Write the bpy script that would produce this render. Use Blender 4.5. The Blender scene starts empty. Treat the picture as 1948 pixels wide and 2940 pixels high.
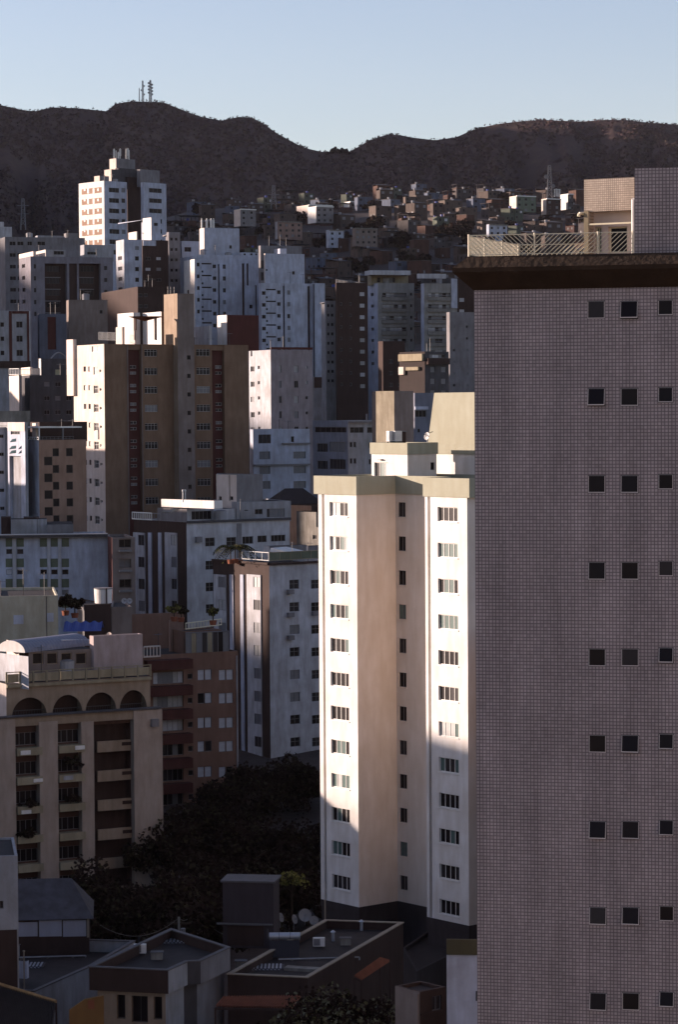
import bpy, math, random
import numpy as np
from mathutils import Vector, Matrix
random.seed(7); rng = np.random.default_rng(5)
S = bpy.context.scene
COL = S.collection
# ---------------------------------------------------------------- camera, sky, sun, exposure
F = 7500.0; PIT = math.atan(290/7500.0); ROLL = .0067; ZC = 60.0
CAM = Vector((0, 0, ZC))
_r0 = Vector((1,0,0)); _u0 = Vector((0, math.sin(PIT), math.cos(PIT))); FW = Vector((0, math.cos(PIT), -math.sin(PIT)))
RT = _r0*math.cos(ROLL) - _u0*math.sin(ROLL); UP = _u0*math.cos(ROLL) + _r0*math.sin(ROLL)
cd = bpy.data.cameras.new('camera'); cam = bpy.data.objects.new('camera', cd); COL.objects.link(cam)
cd.sensor_fit = 'VERTICAL'; cd.sensor_height = 36; cd.lens = F/2940*36; cd.clip_start = 1; cd.clip_end = 20000
_m = Matrix((RT, UP, -FW)).transposed().to_4x4(); _m.translation = CAM; cam.matrix_world = _m
S.camera = cam
AZ = math.radians(14); EL = math.radians(9)
SUNV = Vector((-math.cos(AZ)*math.cos(EL), math.sin(AZ)*math.cos(EL), math.sin(EL)))   # towards the sun
w = bpy.data.worlds.new('World'); S.world = w; w.use_nodes = True
nt = w.node_tree; bg = nt.nodes['Background']
sky = nt.nodes.new('ShaderNodeTexSky'); sky.sky_type = 'NISHITA'; sky.sun_disc = False
sky.sun_elevation = EL; sky.sun_rotation = math.atan2(SUNV.x, SUNV.y); sky.altitude = 900; sky.air_density = 1.0; sky.dust_density = 1.2; sky.ozone_density = 1.5
nt.links.new(sky.outputs[0], bg.inputs[0]); bg.inputs[1].default_value = 0.085
tint = nt.nodes.new('ShaderNodeMix'); tint.data_type = 'RGBA'; tint.blend_type = 'MULTIPLY'; tint.inputs[0].default_value = 1; tint.inputs[7].default_value = (1.13, .955, 1.03, 1)
nt.links.new(sky.outputs[0], tint.inputs[6]); nt.links.new(tint.outputs[2], bg.inputs[0])
sl = bpy.data.lights.new('sun', 'SUN'); sl.energy = 4.7; sl.angle = math.radians(.5); sl.color = (1, .79, .68)
sun = bpy.data.objects.new('sun', sl); COL.objects.link(sun)
sun.rotation_euler = SUNV.to_track_quat('Z', 'Y').to_euler(); sun.location = (-300, 100, 200)
S.view_settings.view_transform = 'Standard'; S.view_settings.look = 'None'; S.view_settings.exposure = 1.38; S.view_settings.gamma = 1
S.cycles.max_bounces = 6; S.cycles.use_denoising = True

# ---------------------------------------------------------------- pixel helpers (photo pixels, through a zoomed crop)
CR = [0, 0, 1]
def crop(x0, y0, s=.446429): CR[:] = [x0, y0, s]
def ray(x, y):
    X = CR[0]+x*CR[2]; Y = CR[1]+y*CR[2]
    return FW*F + RT*(X-974) - UP*(Y-1470)
def at(x, y, Y): r = ray(x, y); return CAM + r*(Y/r.y)
def atz(x, y, z): r = ray(x, y); return CAM + r*((z-ZC)/r.z)
def at2(x, y, Y): p = at(x, y, Y); return Vector((p.x, p.y))

# ---------------------------------------------------------------- materials
MC = {}
def new_mat(name):
    m = bpy.data.materials.new(name); m.use_nodes = True; return m, m.node_tree, m.node_tree.nodes['Principled BSDF']
def lin(c): return tuple((v/12.92 if v <= .04045 else ((v+.055)/1.055)**2.4) for v in c)
def wall(name, col, grime=.35, rough=.85, sc=.35, bump=.15):
    if name in MC: return MC[name]
    col = [min(.8, c*.86) for c in col]
    m, t, b = new_mat(name); N = t.nodes.new; L = t.links.new
    tc = N('ShaderNodeTexCoord')
    mp = N('ShaderNodeMapping'); mp.inputs['Scale'].default_value = (1.0, 1.0, .22); L(tc.outputs['Object'], mp.inputs[0])
    n1 = N('ShaderNodeTexNoise'); n1.inputs['Scale'].default_value = 1.6; n1.inputs['Detail'].default_value = 6; L(mp.outputs[0], n1.inputs[0])
    n2 = N('ShaderNodeTexNoise'); n2.inputs['Scale'].default_value = sc; n2.inputs['Detail'].default_value = 8; n2.inputs['Roughness'].default_value = .65; L(tc.outputs['Object'], n2.inputs[0])
    mul = N('ShaderNodeMath'); mul.operation = 'MULTIPLY'; L(n1.outputs[0], mul.inputs[0]); L(n2.outputs[0], mul.inputs[1])
    mr = N('ShaderNodeMapRange'); mr.inputs['From Min'].default_value = .13; mr.inputs['From Max'].default_value = .40; L(mul.outputs[0], mr.inputs[0])
    mx = N('ShaderNodeMix'); mx.data_type = 'RGBA'
    mx.inputs[6].default_value = (*[c*1.06 for c in col], 1); d = [c*(1-grime*.8) for c in col]; d[2] *= .90; d[1] *= .96
    mx.inputs[7].default_value = (*d, 1)
    iv = N('ShaderNodeMath'); iv.operation = 'SUBTRACT'; iv.inputs[0].default_value = 1; L(mr.outputs[0], iv.inputs[1]); L(iv.outputs[0], mx.inputs[0])
    L(mx.outputs[2], b.inputs['Base Color']); b.inputs['Roughness'].default_value = rough
    b.inputs['Specular IOR Level'].default_value = .25
    n3 = N('ShaderNodeTexNoise'); n3.inputs['Scale'].default_value = 5; n3.inputs['Detail'].default_value = 4; L(tc.outputs['Object'], n3.inputs[0])
    bp = N('ShaderNodeBump'); bp.inputs['Strength'].default_value = bump; bp.inputs['Distance'].default_value = .08; L(n3.outputs[0], bp.inputs['Height']); L(bp.outputs[0], b.inputs['Normal'])
    MC[name] = m; return m
def plain(name, col, rough=.6, spec=.4, metal=0):
    if name in MC: return MC[name]
    m, t, b = new_mat(name); N = t.nodes.new; L = t.links.new
    tc = N('ShaderNodeTexCoord'); n = N('ShaderNodeTexNoise'); n.inputs['Scale'].default_value = 3; n.inputs['Detail'].default_value = 4; L(tc.outputs['Object'], n.inputs[0])
    mr = N('ShaderNodeMapRange'); mr.inputs['To Min'].default_value = .8; mr.inputs['To Max'].default_value = 1.2; L(n.outputs[0], mr.inputs[0])
    vm = N('ShaderNodeVectorMath'); vm.operation = 'SCALE'; vm.inputs[0].default_value = col; L(mr.outputs[0], vm.inputs['Scale'])
    L(vm.outputs[0], b.inputs['Base Color'])
    b.inputs['Roughness'].default_value = rough; b.inputs['Specular IOR Level'].default_value = spec; b.inputs['Metallic'].default_value = metal
    MC[name] = m; return m
def tiles(name, col, line, size=.1, mortar=.012, var=.12):
    m, t, b = new_mat(name); N = t.nodes.new; L = t.links.new
    tc = N('ShaderNodeTexCoord'); sp = N('ShaderNodeSeparateXYZ'); L(tc.outputs['UV'], sp.inputs[0])
    br = N('ShaderNodeTexBrick'); br.offset = 0; br.squash = 1
    br.inputs['Scale'].default_value = 1; br.inputs['Brick Width'].default_value = size; br.inputs['Row Height'].default_value = size
    br.inputs['Mortar Size'].default_value = mortar; br.inputs['Mortar Smooth'].default_value = .2; br.inputs['Bias'].default_value = 0
    br.inputs['Color1'].default_value = (*[c*(1+var) for c in col], 1); br.inputs['Color2'].default_value = (*[c*(1-var) for c in col], 1); br.inputs['Mortar'].default_value = (*line, 1)
    L(tc.outputs['UV'], br.inputs[0])
    n2 = N('ShaderNodeTexNoise'); n2.inputs['Scale'].default_value = .5; n2.inputs['Detail'].default_value = 6; L(tc.outputs['UV'], n2.inputs[0])
    mr = N('ShaderNodeMapRange'); mr.inputs['From Min'].default_value = .3; mr.inputs['From Max'].default_value = .7; mr.inputs['To Min'].default_value = .88; mr.inputs['To Max'].default_value = 1.1; L(n2.outputs[0], mr.inputs[0])
    vm = N('ShaderNodeVectorMath'); vm.operation = 'SCALE'; L(br.outputs[0], vm.inputs[0]); L(mr.outputs[0], vm.inputs['Scale'])
    mp = N('ShaderNodeMapping'); mp.inputs['Scale'].default_value = (1.6, .12, 1); L(tc.outputs['UV'], mp.inputs[0])
    n4 = N('ShaderNodeTexNoise'); n4.inputs['Scale'].default_value = 1; n4.inputs['Detail'].default_value = 5; L(mp.outputs[0], n4.inputs[0])
    m4 = N('ShaderNodeMapRange'); m4.inputs['From Min'].default_value = .35; m4.inputs['From Max'].default_value = .62; m4.inputs['To Min'].default_value = .84; m4.inputs['To Max'].default_value = 1.04; L(n4.outputs[0], m4.inputs[0])
    v2 = N('ShaderNodeVectorMath'); v2.operation = 'SCALE'; L(vm.outputs[0], v2.inputs[0]); L(m4.outputs[0], v2.inputs['Scale'])
    L(v2.outputs[0], b.inputs['Base Color']); b.inputs['Roughness'].default_value = .55; b.inputs['Specular IOR Level'].default_value = .3
    bp = N('ShaderNodeBump'); bp.invert = True; bp.inputs['Strength'].default_value = .3; bp.inputs['Distance'].default_value = .01; L(br.outputs['Fac'], bp.inputs['Height']); L(bp.outputs[0], b.inputs['Normal'])
    MC[name] = m; return m

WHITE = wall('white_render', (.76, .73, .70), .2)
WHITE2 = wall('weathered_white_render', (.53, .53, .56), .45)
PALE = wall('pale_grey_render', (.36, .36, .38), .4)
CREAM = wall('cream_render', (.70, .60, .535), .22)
IVORY = wall('ivory_textured_render', (.72, .64, .57), .12)
GREENB = wall('pale_olive_tile', (.35, .345, .265), .12)
GREY = wall('mid_grey_render', (.23, .22, .23), .4)
DGREY = wall('dark_grey_render', (.085, .08, .085), .4)
CONC = wall('stained_concrete', (.27, .25, .22), .6)
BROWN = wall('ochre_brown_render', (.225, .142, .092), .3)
DRED = wall('dark_red_render', (.09, .028, .022), .3)
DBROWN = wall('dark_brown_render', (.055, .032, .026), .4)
TAUPE = wall('taupe_render', (.23, .185, .165), .35)
PINK = wall('dusty_pink_render', (.30, .20, .165), .35)
SALM = wall('salmon_render', (.34, .215, .155), .3)
BEIGE = wall('beige_render', (.31, .235, .17), .3)
OLIVE = wall('olive_cream_render', (.33, .28, .19), .35)
BRICKR = wall('rosy_brick_cladding', (.22, .125, .09), .3)
BLUEW = wall('bluish_shaded_white_render', (.50, .53, .63), .4)  # on white buildings this carries the blue of their shaded sides
ORANGE = wall('orange_render', (.55, .32, .20), .3)
YELL = wall('mustard_render', (.20, .105, .035), .3)
ROOFD = wall('dark_roof_membrane', (.034, .026, .026), .5)
ROOFG = wall('grey_fibre_roof', (.085, .08, .09), .5)
AGED = wall('aged_brown_eave', (.050, .030, .018), .55, .95, .8, .6)
TERRA = wall('terracotta_tile', (.26, .085, .045), .4)
GREENP = wall('sage_green_panel', (.14, .16, .11), .3)
RAWB = wall('bare_brick', (.16, .075, .05), .5)
GLASS = plain('dark_window_glass', (.010, .007, .008), .3, .12)
GLASS2 = plain('smoked_window_glass', (.026, .022, .024), .35, .15)
GRNG = plain('green_tinted_glass', (.075, .115, .105), .3, .3)
CURT = plain('curtain_behind_glass', (.30, .30, .29), .5, .4)
CURTD = plain('dim_curtain_behind_glass', (.13, .13, .14), .4, .4)
BLIND = plain('closed_white_shutter', (.42, .42, .44), .6, .3)
FRW = plain('white_painted_frame', (.62, .60, .56), .5)
FRG = plain('grey_aluminium_frame', (.15, .145, .15), .5); FRS = plain('pale_sash_frame', (.46, .42, .40), .5); FRL = plain('light_aluminium_frame', (.34, .33, .32), .5)
FRD = plain('dark_metal_frame', (.04, .035, .035), .5)
METAL = plain('galvanised_metal', (.38, .39, .42), .4, .5, .5)
CREAMM = plain('cream_painted_metal', (.62, .56, .40), .5)
BLUEP = plain('blue_plastic', (.03, .05, .22), .5)
ACW = plain('white_plastic_casing', (.6, .58, .55), .5)

# ---------------------------------------------------------------- mesh builder
class MB:
    def __init__(s): s.v = []; s.f = []; s.mi = []; s.uv = []; s.mats = []
    def m(s, mat):
        if mat not in s.mats: s.mats.append(mat)
        return s.mats.index(mat)
    def quad(s, a, b, c, d, mat, uv=None):
        i = len(s.v); s.v += [tuple(a), tuple(b), tuple(c), tuple(d)]; s.f.append((i, i+1, i+2, i+3)); s.mi.append(s.m(mat))
        s.uv.append(uv or ((0,0),(1,0),(1,1),(0,1)))
    def ngon(s, pts, mat):
        i = len(s.v); s.v += [tuple(p) for p in pts]; s.f.append(tuple(range(i, i+len(pts)))); s.mi.append(s.m(mat)); s.uv.append([(p[0], p[1]) for p in pts])
    def box(s, o, ax, ay, az, mat):
        o = Vector(o); ax = Vector(ax); ay = Vector(ay); az = Vector(az)
        p = [o, o+ax, o+ax+ay, o+ay, o+az, o+ax+az, o+ax+ay+az, o+ay+az]
        W, D, H = ax.length, ay.length, az.length
        for q, (g, h) in (((0,1,5,4), (W,H)), ((1,2,6,5), (D,H)), ((2,3,7,6), (W,H)), ((3,0,4,7), (D,H)), ((4,5,6,7), (W,D)), ((3,2,1,0), (W,D))):
            s.quad(*[p[k] for k in q], mat, ((0,0),(g,0),(g,h),(0,h)))
    def bx(s, x0, x1, y0, y1, z0, z1, mat): s.box((x0,y0,z0), (x1-x0,0,0), (0,y1-y0,0), (0,0,z1-z0), mat)
    def tube(s, a, b, r, mat, n=6, r2=None):
        a = Vector(a); b = Vector(b); r2 = r if r2 is None else r2
        q = (b-a).to_track_quat('Z', 'Y'); i = len(s.v)
        for p, rr in ((a, r), (b, r2)):
            for k in range(n):
                t = 2*math.pi*k/n; s.v.append(tuple(p + q @ Vector((rr*math.cos(t), rr*math.sin(t), 0))))
        for k in range(n):
            j = (k+1) % n; s.f.append((i+k, i+j, i+n+j, i+n+k)); s.mi.append(s.m(mat)); s.uv.append(((0,0),)*4)
        s.f.append(tuple(range(i+n, i+2*n))); s.mi.append(s.m(mat)); s.uv.append(((0,0),)*n)
        s.f.append(tuple(reversed(range(i, i+n)))); s.mi.append(s.m(mat)); s.uv.append(((0,0),)*n)
    def mesh(s, name, off=(0,0,0)):
        me = bpy.data.meshes.new(name); ox, oy, oz = off
        me.from_pydata([(a-ox, b-oy, c-oz) for a, b, c in s.v], [], s.f)
        for m in s.mats: me.materials.append(m)
        me.polygons.foreach_set('material_index', s.mi)
        ul = me.uv_layers.new(name='UVMap'); ul.data.foreach_set('uv', [c for f in s.uv for p in f for c in p])
        me.update(); return me
    def obj(s, name, parent=None, base=(0,0,0)):
        o = bpy.data.objects.new(name, s.mesh(name, base)); COL.objects.link(o)
        if parent is not None: o.parent = parent
        else: o.location = base
        return o
def tag(o, label=None, cat=None, group=None, kind=None):
    for k, v in (('label', label), ('category', cat), ('group', group), ('kind', kind)):
        if v: o[k] = v
    return o
def empty(name, loc): o = bpy.data.objects.new(name, None); o.location = loc; o.empty_display_size = 1; COL.objects.link(o); return o
V3 = lambda p, z: Vector((p.x, p.y, z))

# ---------------------------------------------------------------- faces with real openings
WIN = {}
def window_mesh(w, h, mull, hb, fm, panes, sep, ft):
    """frame (local x right, y inward, z up; origin bottom-left) and panes"""
    key = (round(w,2), round(h,2), mull, hb, fm.name, tuple(p.name for p in panes), sep, ft)
    if key in WIN: return WIN[key]
    fr = MB(); pn = fr if not sep else MB(); t = ft
    fr.bx(0, w, 0, .07, 0, t, fm); fr.bx(0, w, 0, .07, h-t, h, fm); fr.bx(0, t, 0, .07, t, h-t, fm); fr.bx(w-t, w, 0, .07, t, h-t, fm)
    for k in range(mull):
        x = w*(k+1)/(mull+1); fr.bx(x-t*.45, x+t*.45, 0.003, .067, t, h-t, fm)
    if hb: fr.bx(t, w-t, .006, .064, h*hb-t*.4, h*hb+t*.4, fm)
    n = len(panes)
    for k in range(n):
        pn.quad((w*k/n, .04, 0), (w*(k+1)/n, .04, 0), (w*(k+1)/n, .04, h), (w*k/n, .04, h), panes[k])
    WIN[key] = (fr.mesh('window_frame'), pn.mesh('pane') if sep else None)
    return WIN[key]

class Fc:
    def __init__(s, th, p, q, z0, z1, mat, parent=None):
        s.th = th; s.o = p; s.W = (q-p).length; s.d = (q-p)/s.W; s.n = Vector((s.d.y, -s.d.x)); s.z0 = z0; s.z1 = z1
        s.mat = mat; s.ops = []; s.parent = parent; s.par_obj = None; s.off = 0; s.name = None; s.bands = []
    def uv(s, x, y):
        R = ray(x, y); r2 = Vector((R.x, R.y)); c = Vector((CAM.x, CAM.y))
        t = (s.o-c).dot(s.n)/r2.dot(s.n); p = CAM + R*t
        return (Vector((p.x, p.y))-s.o).dot(s.d), p.z, p.y
    def pt(s, u, z, out=0): p = s.o+s.d*u+s.n*out; return Vector((p.x, p.y, z))
    def rect(s, x0, x1, y0, y1):
        xm = (x0+x1)/2; ym = (y0+y1)/2
        return (s.uv(x0, ym)[0], s.uv(x1, ym)[0], s.uv(xm, y1)[1], s.uv(xm, y0)[1])
    def dz(s, x, y, pitch): return pitch*CR[2]*s.uv(x, y)[2]/F*1.002
    def win(s, x0, x1, y0, y1, rows=1, pitch=0, **k):
        u0, u1, z0, z1 = s.rect(x0, x1, y0, y1); dz = s.dz(x0, y0, pitch)
        skip = k.pop('skip', ())
        for r in range(rows):
            if r in skip: continue
            s.wm(u0, u1, z0-dz*r, z1-dz*r, **k)
        return s
    def wm(s, u0, u1, z0, z1, depth=.18, mull=1, hb=0, frame=None, panes=None, sep=None, name='window', sill=None, ft=.05, mixp=None, awn=0):
        if z0 < s.z0+.04 and z1 > s.z0+.9: z0 = s.z0+.04
        if u1-u0 < .15 or z1-z0 < .15 or z0 < s.z0+.02: return
        u0 = max(u0, .05); u1 = min(u1, s.W-.05); z1 = min(z1, s.z1-.05)
        if getattr(s, 'side', 0) > 0: depth = min(depth, s.side-.06)
        if u1-u0 < .15: return
        frame = frame or FRG
        if mixp: pl = [random.choice(mixp) for _ in range(mull+1)]
        else: pl = [random.choice(panes or [GLASS])]
        sep = s.th.sep if sep is None else sep
        w, h = round(u1-u0, 2), round(z1-z0, 2); u1 = u0+w; z1 = z0+h
        if s.off <= 0 or True: s.ops.append((u0, u1, z0, z1, depth))
        fm, pm = window_mesh(w, h, mull, hb, frame, pl, sep, ft)
        s.th.later.append((s, name, fm, pm, u0, z0, depth))
        if sill:
            mb = MB(); a = s.pt(u0-.06, z0-.09, .07+s.off); d3 = Vector((s.d.x, s.d.y, 0)); n3 = Vector((s.n.x, s.n.y, 0))
            mb.box(a, d3*(w+.12), -n3*.12, (0,0,.08), sill); s.th.laterm.append((s, 'window_sill', mb))
    def box(s, x0, x1, y0, y1, out, mat, name, rows=1, pitch=0, inn=0, mm=None, clamp=False):
        u0, u1, z0, z1 = s.rect(x0, x1, y0, y1); dz = s.dz(x0, y0, pitch)
        if clamp: u0 = max(u0, 0); u1 = min(u1, s.W)
        for r in range(rows): s.boxm(u0, u1, z0-dz*r, z1-dz*r, out, mat, name, inn)
    def boxm(s, u0, u1, z0, z1, out, mat, name, inn=0):
        if z1-z0 < .02: return
        mb = MB(); a = s.pt(u0, z0, out+s.off); d3 = Vector((s.d.x, s.d.y, 0)); n3 = Vector((s.n.x, s.n.y, 0))
        mb.box(a, d3*(u1-u0), -n3*(out+inn-.002 if inn else out-.003), (0,0,z1-z0), mat); s.th.laterm.append((s, name, mb))
    def panel(s, x0, x1, y0, y1, mat, off, name='wall_panel'):
        """a slab standing proud (off>0) or set in a recess (off<0) of this face; returns its own face"""
        u0, u1, z0, z1 = s.rect(x0, x1, y0, y1); u0 = max(u0, .02); u1 = min(u1, s.W-.02); z0 = max(z0, s.z0+.1); z1 = min(z1, s.z1-.03)
        q = Fc(s.th, s.o+s.d*u0+s.n*off, s.o+s.d*u1+s.n*off, z0, z1, mat, s); q.side = off; q.name = name
        if off < 0: s.ops.append((u0, u1, z0, z1, -off+.01))
        s.th.panels.append(q); return q
    def emit(s, mb):
        us = sorted({0, s.W, *[v for o in s.ops for v in o[:2]]}); zs = sorted({s.z0, s.z1, *[v for o in s.ops for v in o[2:4]]})
        us = [u for i, u in enumerate(us) if i == 0 or u-us[i-1] > 1e-4]; zs = [u for i, u in enumerate(zs) if i == 0 or u-zs[i-1] > 1e-4]
        for i in range(len(us)-1):
            j = 0
            while j < len(zs)-1:
                um = (us[i]+us[i+1])/2
                hole = lambda jj: any(o[0] < um < o[1] and o[2] < (zs[jj]+zs[jj+1])/2 < o[3] for o in s.ops)
                if hole(j): j += 1; continue
                k = j
                while k+1 < len(zs)-1 and not hole(k+1): k += 1
                a, b, c, d = us[i], us[i+1], zs[j], zs[k+1]
                mb.quad(s.pt(a, c), s.pt(b, c), s.pt(b, d), s.pt(a, d), s.mat, ((a,c),(b,c),(b,d),(a,d))); j = k+1
        for (a, b, c, d, e) in s.ops:
            mb.quad(s.pt(a, c), s.pt(b, c), s.pt(b, c, -e), s.pt(a, c, -e), s.mat); mb.quad(s.pt(a, d, -e), s.pt(b, d, -e), s.pt(b, d), s.pt(a, d), s.mat)
            mb.quad(s.pt(a, c), s.pt(a, c, -e), s.pt(a, d, -e), s.pt(a, d), s.mat); mb.quad(s.pt(b, c, -e), s.pt(b, c), s.pt(b, d), s.pt(b, d, -e), s.mat)
    def emit_panel(s, mb):
        s.emit(mb); e = s.side
        if e > 0:
            W = s.W; a, b = s.z0, s.z1
            mb.quad(s.pt(0, a, -e), s.pt(0, a), s.pt(0, b), s.pt(0, b, -e), s.mat); mb.quad(s.pt(W, a), s.pt(W, a, -e), s.pt(W, b, -e), s.pt(W, b), s.mat)
            mb.quad(s.pt(0, b), s.pt(W, b), s.pt(W, b, -e), s.pt(0, b, -e), s.mat); mb.quad(s.pt(0, a, -e), s.pt(W, a, -e), s.pt(W, a), s.pt(0, a), s.mat)

def offset_poly(P, d):
    n = len(P); out = []
    for i in range(n):
        a, b, c = P[i-1], P[i], P[(i+1) % n]
        e1 = (b-a).normalized(); e2 = (c-b).normalized(); n1 = Vector((e1.y, -e1.x)); n2 = Vector((e2.y, -e2.x))
        out.append(b + (n1+n2)*(d/(1+n1.dot(n2))))
    return out

FIN = []
class Thing:
    """one building: Empty at its base, walls / roof / windows as parts"""
    def __init__(s, name, label, cat, base, group=None, par=None, sep=True):
        s.par = par; s.sep = sep if par is None else False
        s.base = Vector(base); s.later = []; s.laterm = []; s.panels = []; s.polys = []; s.subs = []
        if par is None: s.e = tag(empty(name, s.base), label, cat, group); s.root = s
        else: s.root = par.root; s.base = par.root.base; s.wname = name; par.root.subs.append(s); s.e = None
    def poly(s, P, z0, z1, mat, roof=ROOFD, para=.8, wname='wall', mats=None):
        fs = [Fc(s, P[i], P[(i+1) % len(P)], z0, z1, (mats or {}).get(i, mat)) for i in range(len(P))]
        s.polys.append((P, fs, z0, z1, mat, roof, para, wname)); return fs
    def add(s, name, mb, parent=None):
        o = bpy.data.objects.new(name, mb.mesh(name, s.base)); COL.objects.link(o); o.parent = parent or s.root.e; return o
    def finish(s):
        if s.par is None: FIN.append(s)
        wall_objs = {}; first = None
        P0 = s.e
        for (P, fs, z0, z1, mat, roof, para, wname) in s.polys:
            mb = MB()
            for f in fs: f.emit(mb)
            I = offset_poly(P, -.2)
            zr = z1-para if para > 0 else z1
            if para > 0:
                for i in range(len(P)):
                    j = (i+1) % len(P)
                    mb.quad(V3(P[i], z1), V3(P[j], z1), V3(I[j], z1), V3(I[i], z1), mat)
                    mb.quad(V3(I[i], z1), V3(I[j], z1), V3(I[j], zr), V3(I[i], zr), mat)
            if s.par is not None: wname = s.wname
            ro = MB()
            if s.par is None:
                w = s.add(wname, mb)
                ro.ngon([V3(p, zr+(.003 if para <= 0 else 0)) for p in (I if para > 0 else P)], roof); s.add('roof', ro)
            else:
                mb.ngon([V3(p, zr) for p in (I if para > 0 else P)], roof); w = s.add(wname, mb)
            first = first or w
            for f in fs: wall_objs[id(f)] = w
        deep = s.par is not None
        for q in s.panels:
            mb = MB(); q.emit_panel(mb); o = s.add(q.name, mb, first if deep else None)
        for (f, name, fm, pm, u0, z0, dep) in s.later:
            par = first if deep else s.e
            o = bpy.data.objects.new(name, fm); COL.objects.link(o); o.parent = par
            p = f.pt(u0, z0, -dep+.06); a = math.atan2(f.d.y, f.d.x)
            o.location = p-s.base; o.rotation_euler = (0, 0, a)
            if pm: c = bpy.data.objects.new('pane', pm); COL.objects.link(c); c.parent = o
        for (f, name, mb) in s.laterm: s.add(name, mb, first if deep else None)
        for b in s.subs: b.finish()
        return s

def G(x, y):
    """ground height"""
    Yk = [-500, 240, 300, 350, 410, 500, 640, 760, 900, 1000, 1200, 1400, 1600, 1700, 2400, 9000]
    Zk = [-51, -50, -47, -42, -36, -24, -6, 8, 19, 27, 50, 80, 112, 125, 150, 150]
    z = float(np.interp(y, Yk, Zk)); px = 974+x/max(y, 60)*F
    z += max(0, min(1, (y-900)/500))*np.interp(px, [-600, 300, 560, 900, 1200, 1700, 2500], [-30, -10, 6, 11, 16, 12, 0])
    return ZC+z

def Bld(name, label, cat, cx, Y, top, L, R, a, mat, base=None, group=None, roof=ROOFD, para=.8, par=None, mats=None, sep=None, wL=None, wR=None, refy=None, basey=None):
    """oriented box; cx = pixel of the near vertical corner, L / R = pixels of the far ends at that height"""
    ry = top if refy is None else refy
    C3 = at(cx, ry, Y); C = Vector((C3.x, C3.y)); ar = math.radians(a); dR = Vector((math.cos(ar), math.sin(ar))); dL = Vector((-math.sin(ar), math.cos(ar)))
    z1 = at(cx, top, Y).z
    def hit(x, d):
        r = ray(x, ry); r2 = Vector((r.x, r.y)); c = Vector((CAM.x, CAM.y)); n = Vector((d.y, -d.x))
        t = (C-c).dot(n)/r2.dot(n); return (c+r2*t-C).dot(d)
    lw = wL if wL else hit(L, dL); rw = wR if wR else hit(R, dR)
    if not wL and not .4 < lw < 34: lw = 14 if par is None else 4
    P = [C+dL*lw, C, C+dR*rw, C+dR*rw+dL*lw]
    if par is None and lw < 9 and not wL and a > 0:      # deeper body behind the visible end wall
        v = (P[0]-Vector((CAM.x, CAM.y))).normalized(); v = Vector((v.x+.02, v.y)).normalized(); k = (10-lw)
        P = [P[0], C, P[2], P[2]+dL*10, P[0]+v*k]
    z0 = (at(cx, basey, Y).z if basey is not None else (base if base is not None else G(C.x, C.y)-3))
    if sep is None: sep = Y < 300
    t = Thing(name, label, cat, (C.x, C.y, z0), group, par, sep)
    fs = t.poly(P, z0, z1, mat, roof, para, mats=mats)
    t.L, t.R, t.P, t.z1, t.z0, t.Y = fs[0], fs[1], P, z1, z0, Y
    return t
# ================================================================ ground, hills
def grid_obj(name, X, Yg, Z, mat, smooth=True):
    ny, nx = X.shape; v = np.stack([X, Yg, Z], -1).reshape(-1, 3)
    i = np.arange(ny*nx).reshape(ny, nx); f = np.stack([i[:-1,:-1], i[:-1,1:], i[1:,1:], i[1:,:-1]], -1).reshape(-1, 4)
    me = bpy.data.meshes.new(name); me.vertices.add(len(v)); me.vertices.foreach_set('co', v.astype('f').ravel())
    me.loops.add(f.size); me.loops.foreach_set('vertex_index', f.ravel().astype('i')); me.polygons.add(len(f))
    me.polygons.foreach_set('loop_start', np.arange(0, f.size, 4, dtype='i')); me.polygons.foreach_set('loop_total', np.full(len(f), 4, dtype='i'))
    me.materials.append(mat); me.update(calc_edges=True); me.polygons.foreach_set('use_smooth', [smooth]*len(f)); me.validate()
    o = bpy.data.objects.new(name, me); COL.objects.link(o); o['kind'] = 'structure'; return o
def vnoise(x, y, seed=0):
    """smooth value noise, vectorised"""
    def h(a, b): return np.modf(np.abs(np.sin(a*127.1+b*311.7+seed*74.7)*43758.5453))[0]
    xi, yi = np.floor(x), np.floor(y); fx, fy = x-xi, y-yi; fx = fx*fx*(3-2*fx); fy = fy*fy*(3-2*fy)
    return (h(xi,yi)*(1-fx)+h(xi+1,yi)*fx)*(1-fy)+(h(xi,yi+1)*(1-fx)+h(xi+1,yi+1)*fx)*fy
def fbm(x, y, o=5, seed=0): return sum(vnoise(x*2**k, y*2**k, seed+k)/2**(k+1) for k in range(o))
gm = wall('city_ground_asphalt', (.07, .052, .047), .5, .95, .05)
gx = np.concatenate([np.linspace(-5000, -700, 8), np.linspace(-640, 640, 60), np.linspace(700, 5000, 8)])
gy = np.concatenate([np.linspace(-400, 200, 8), np.linspace(240, 1800, 70), np.linspace(1900, 5200, 8)])
GX, GY = np.meshgrid(gx, gy); GZ = np.vectorize(G)(GX, GY)
ground = grid_obj('ground', GX, GY, GZ, gm)

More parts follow.
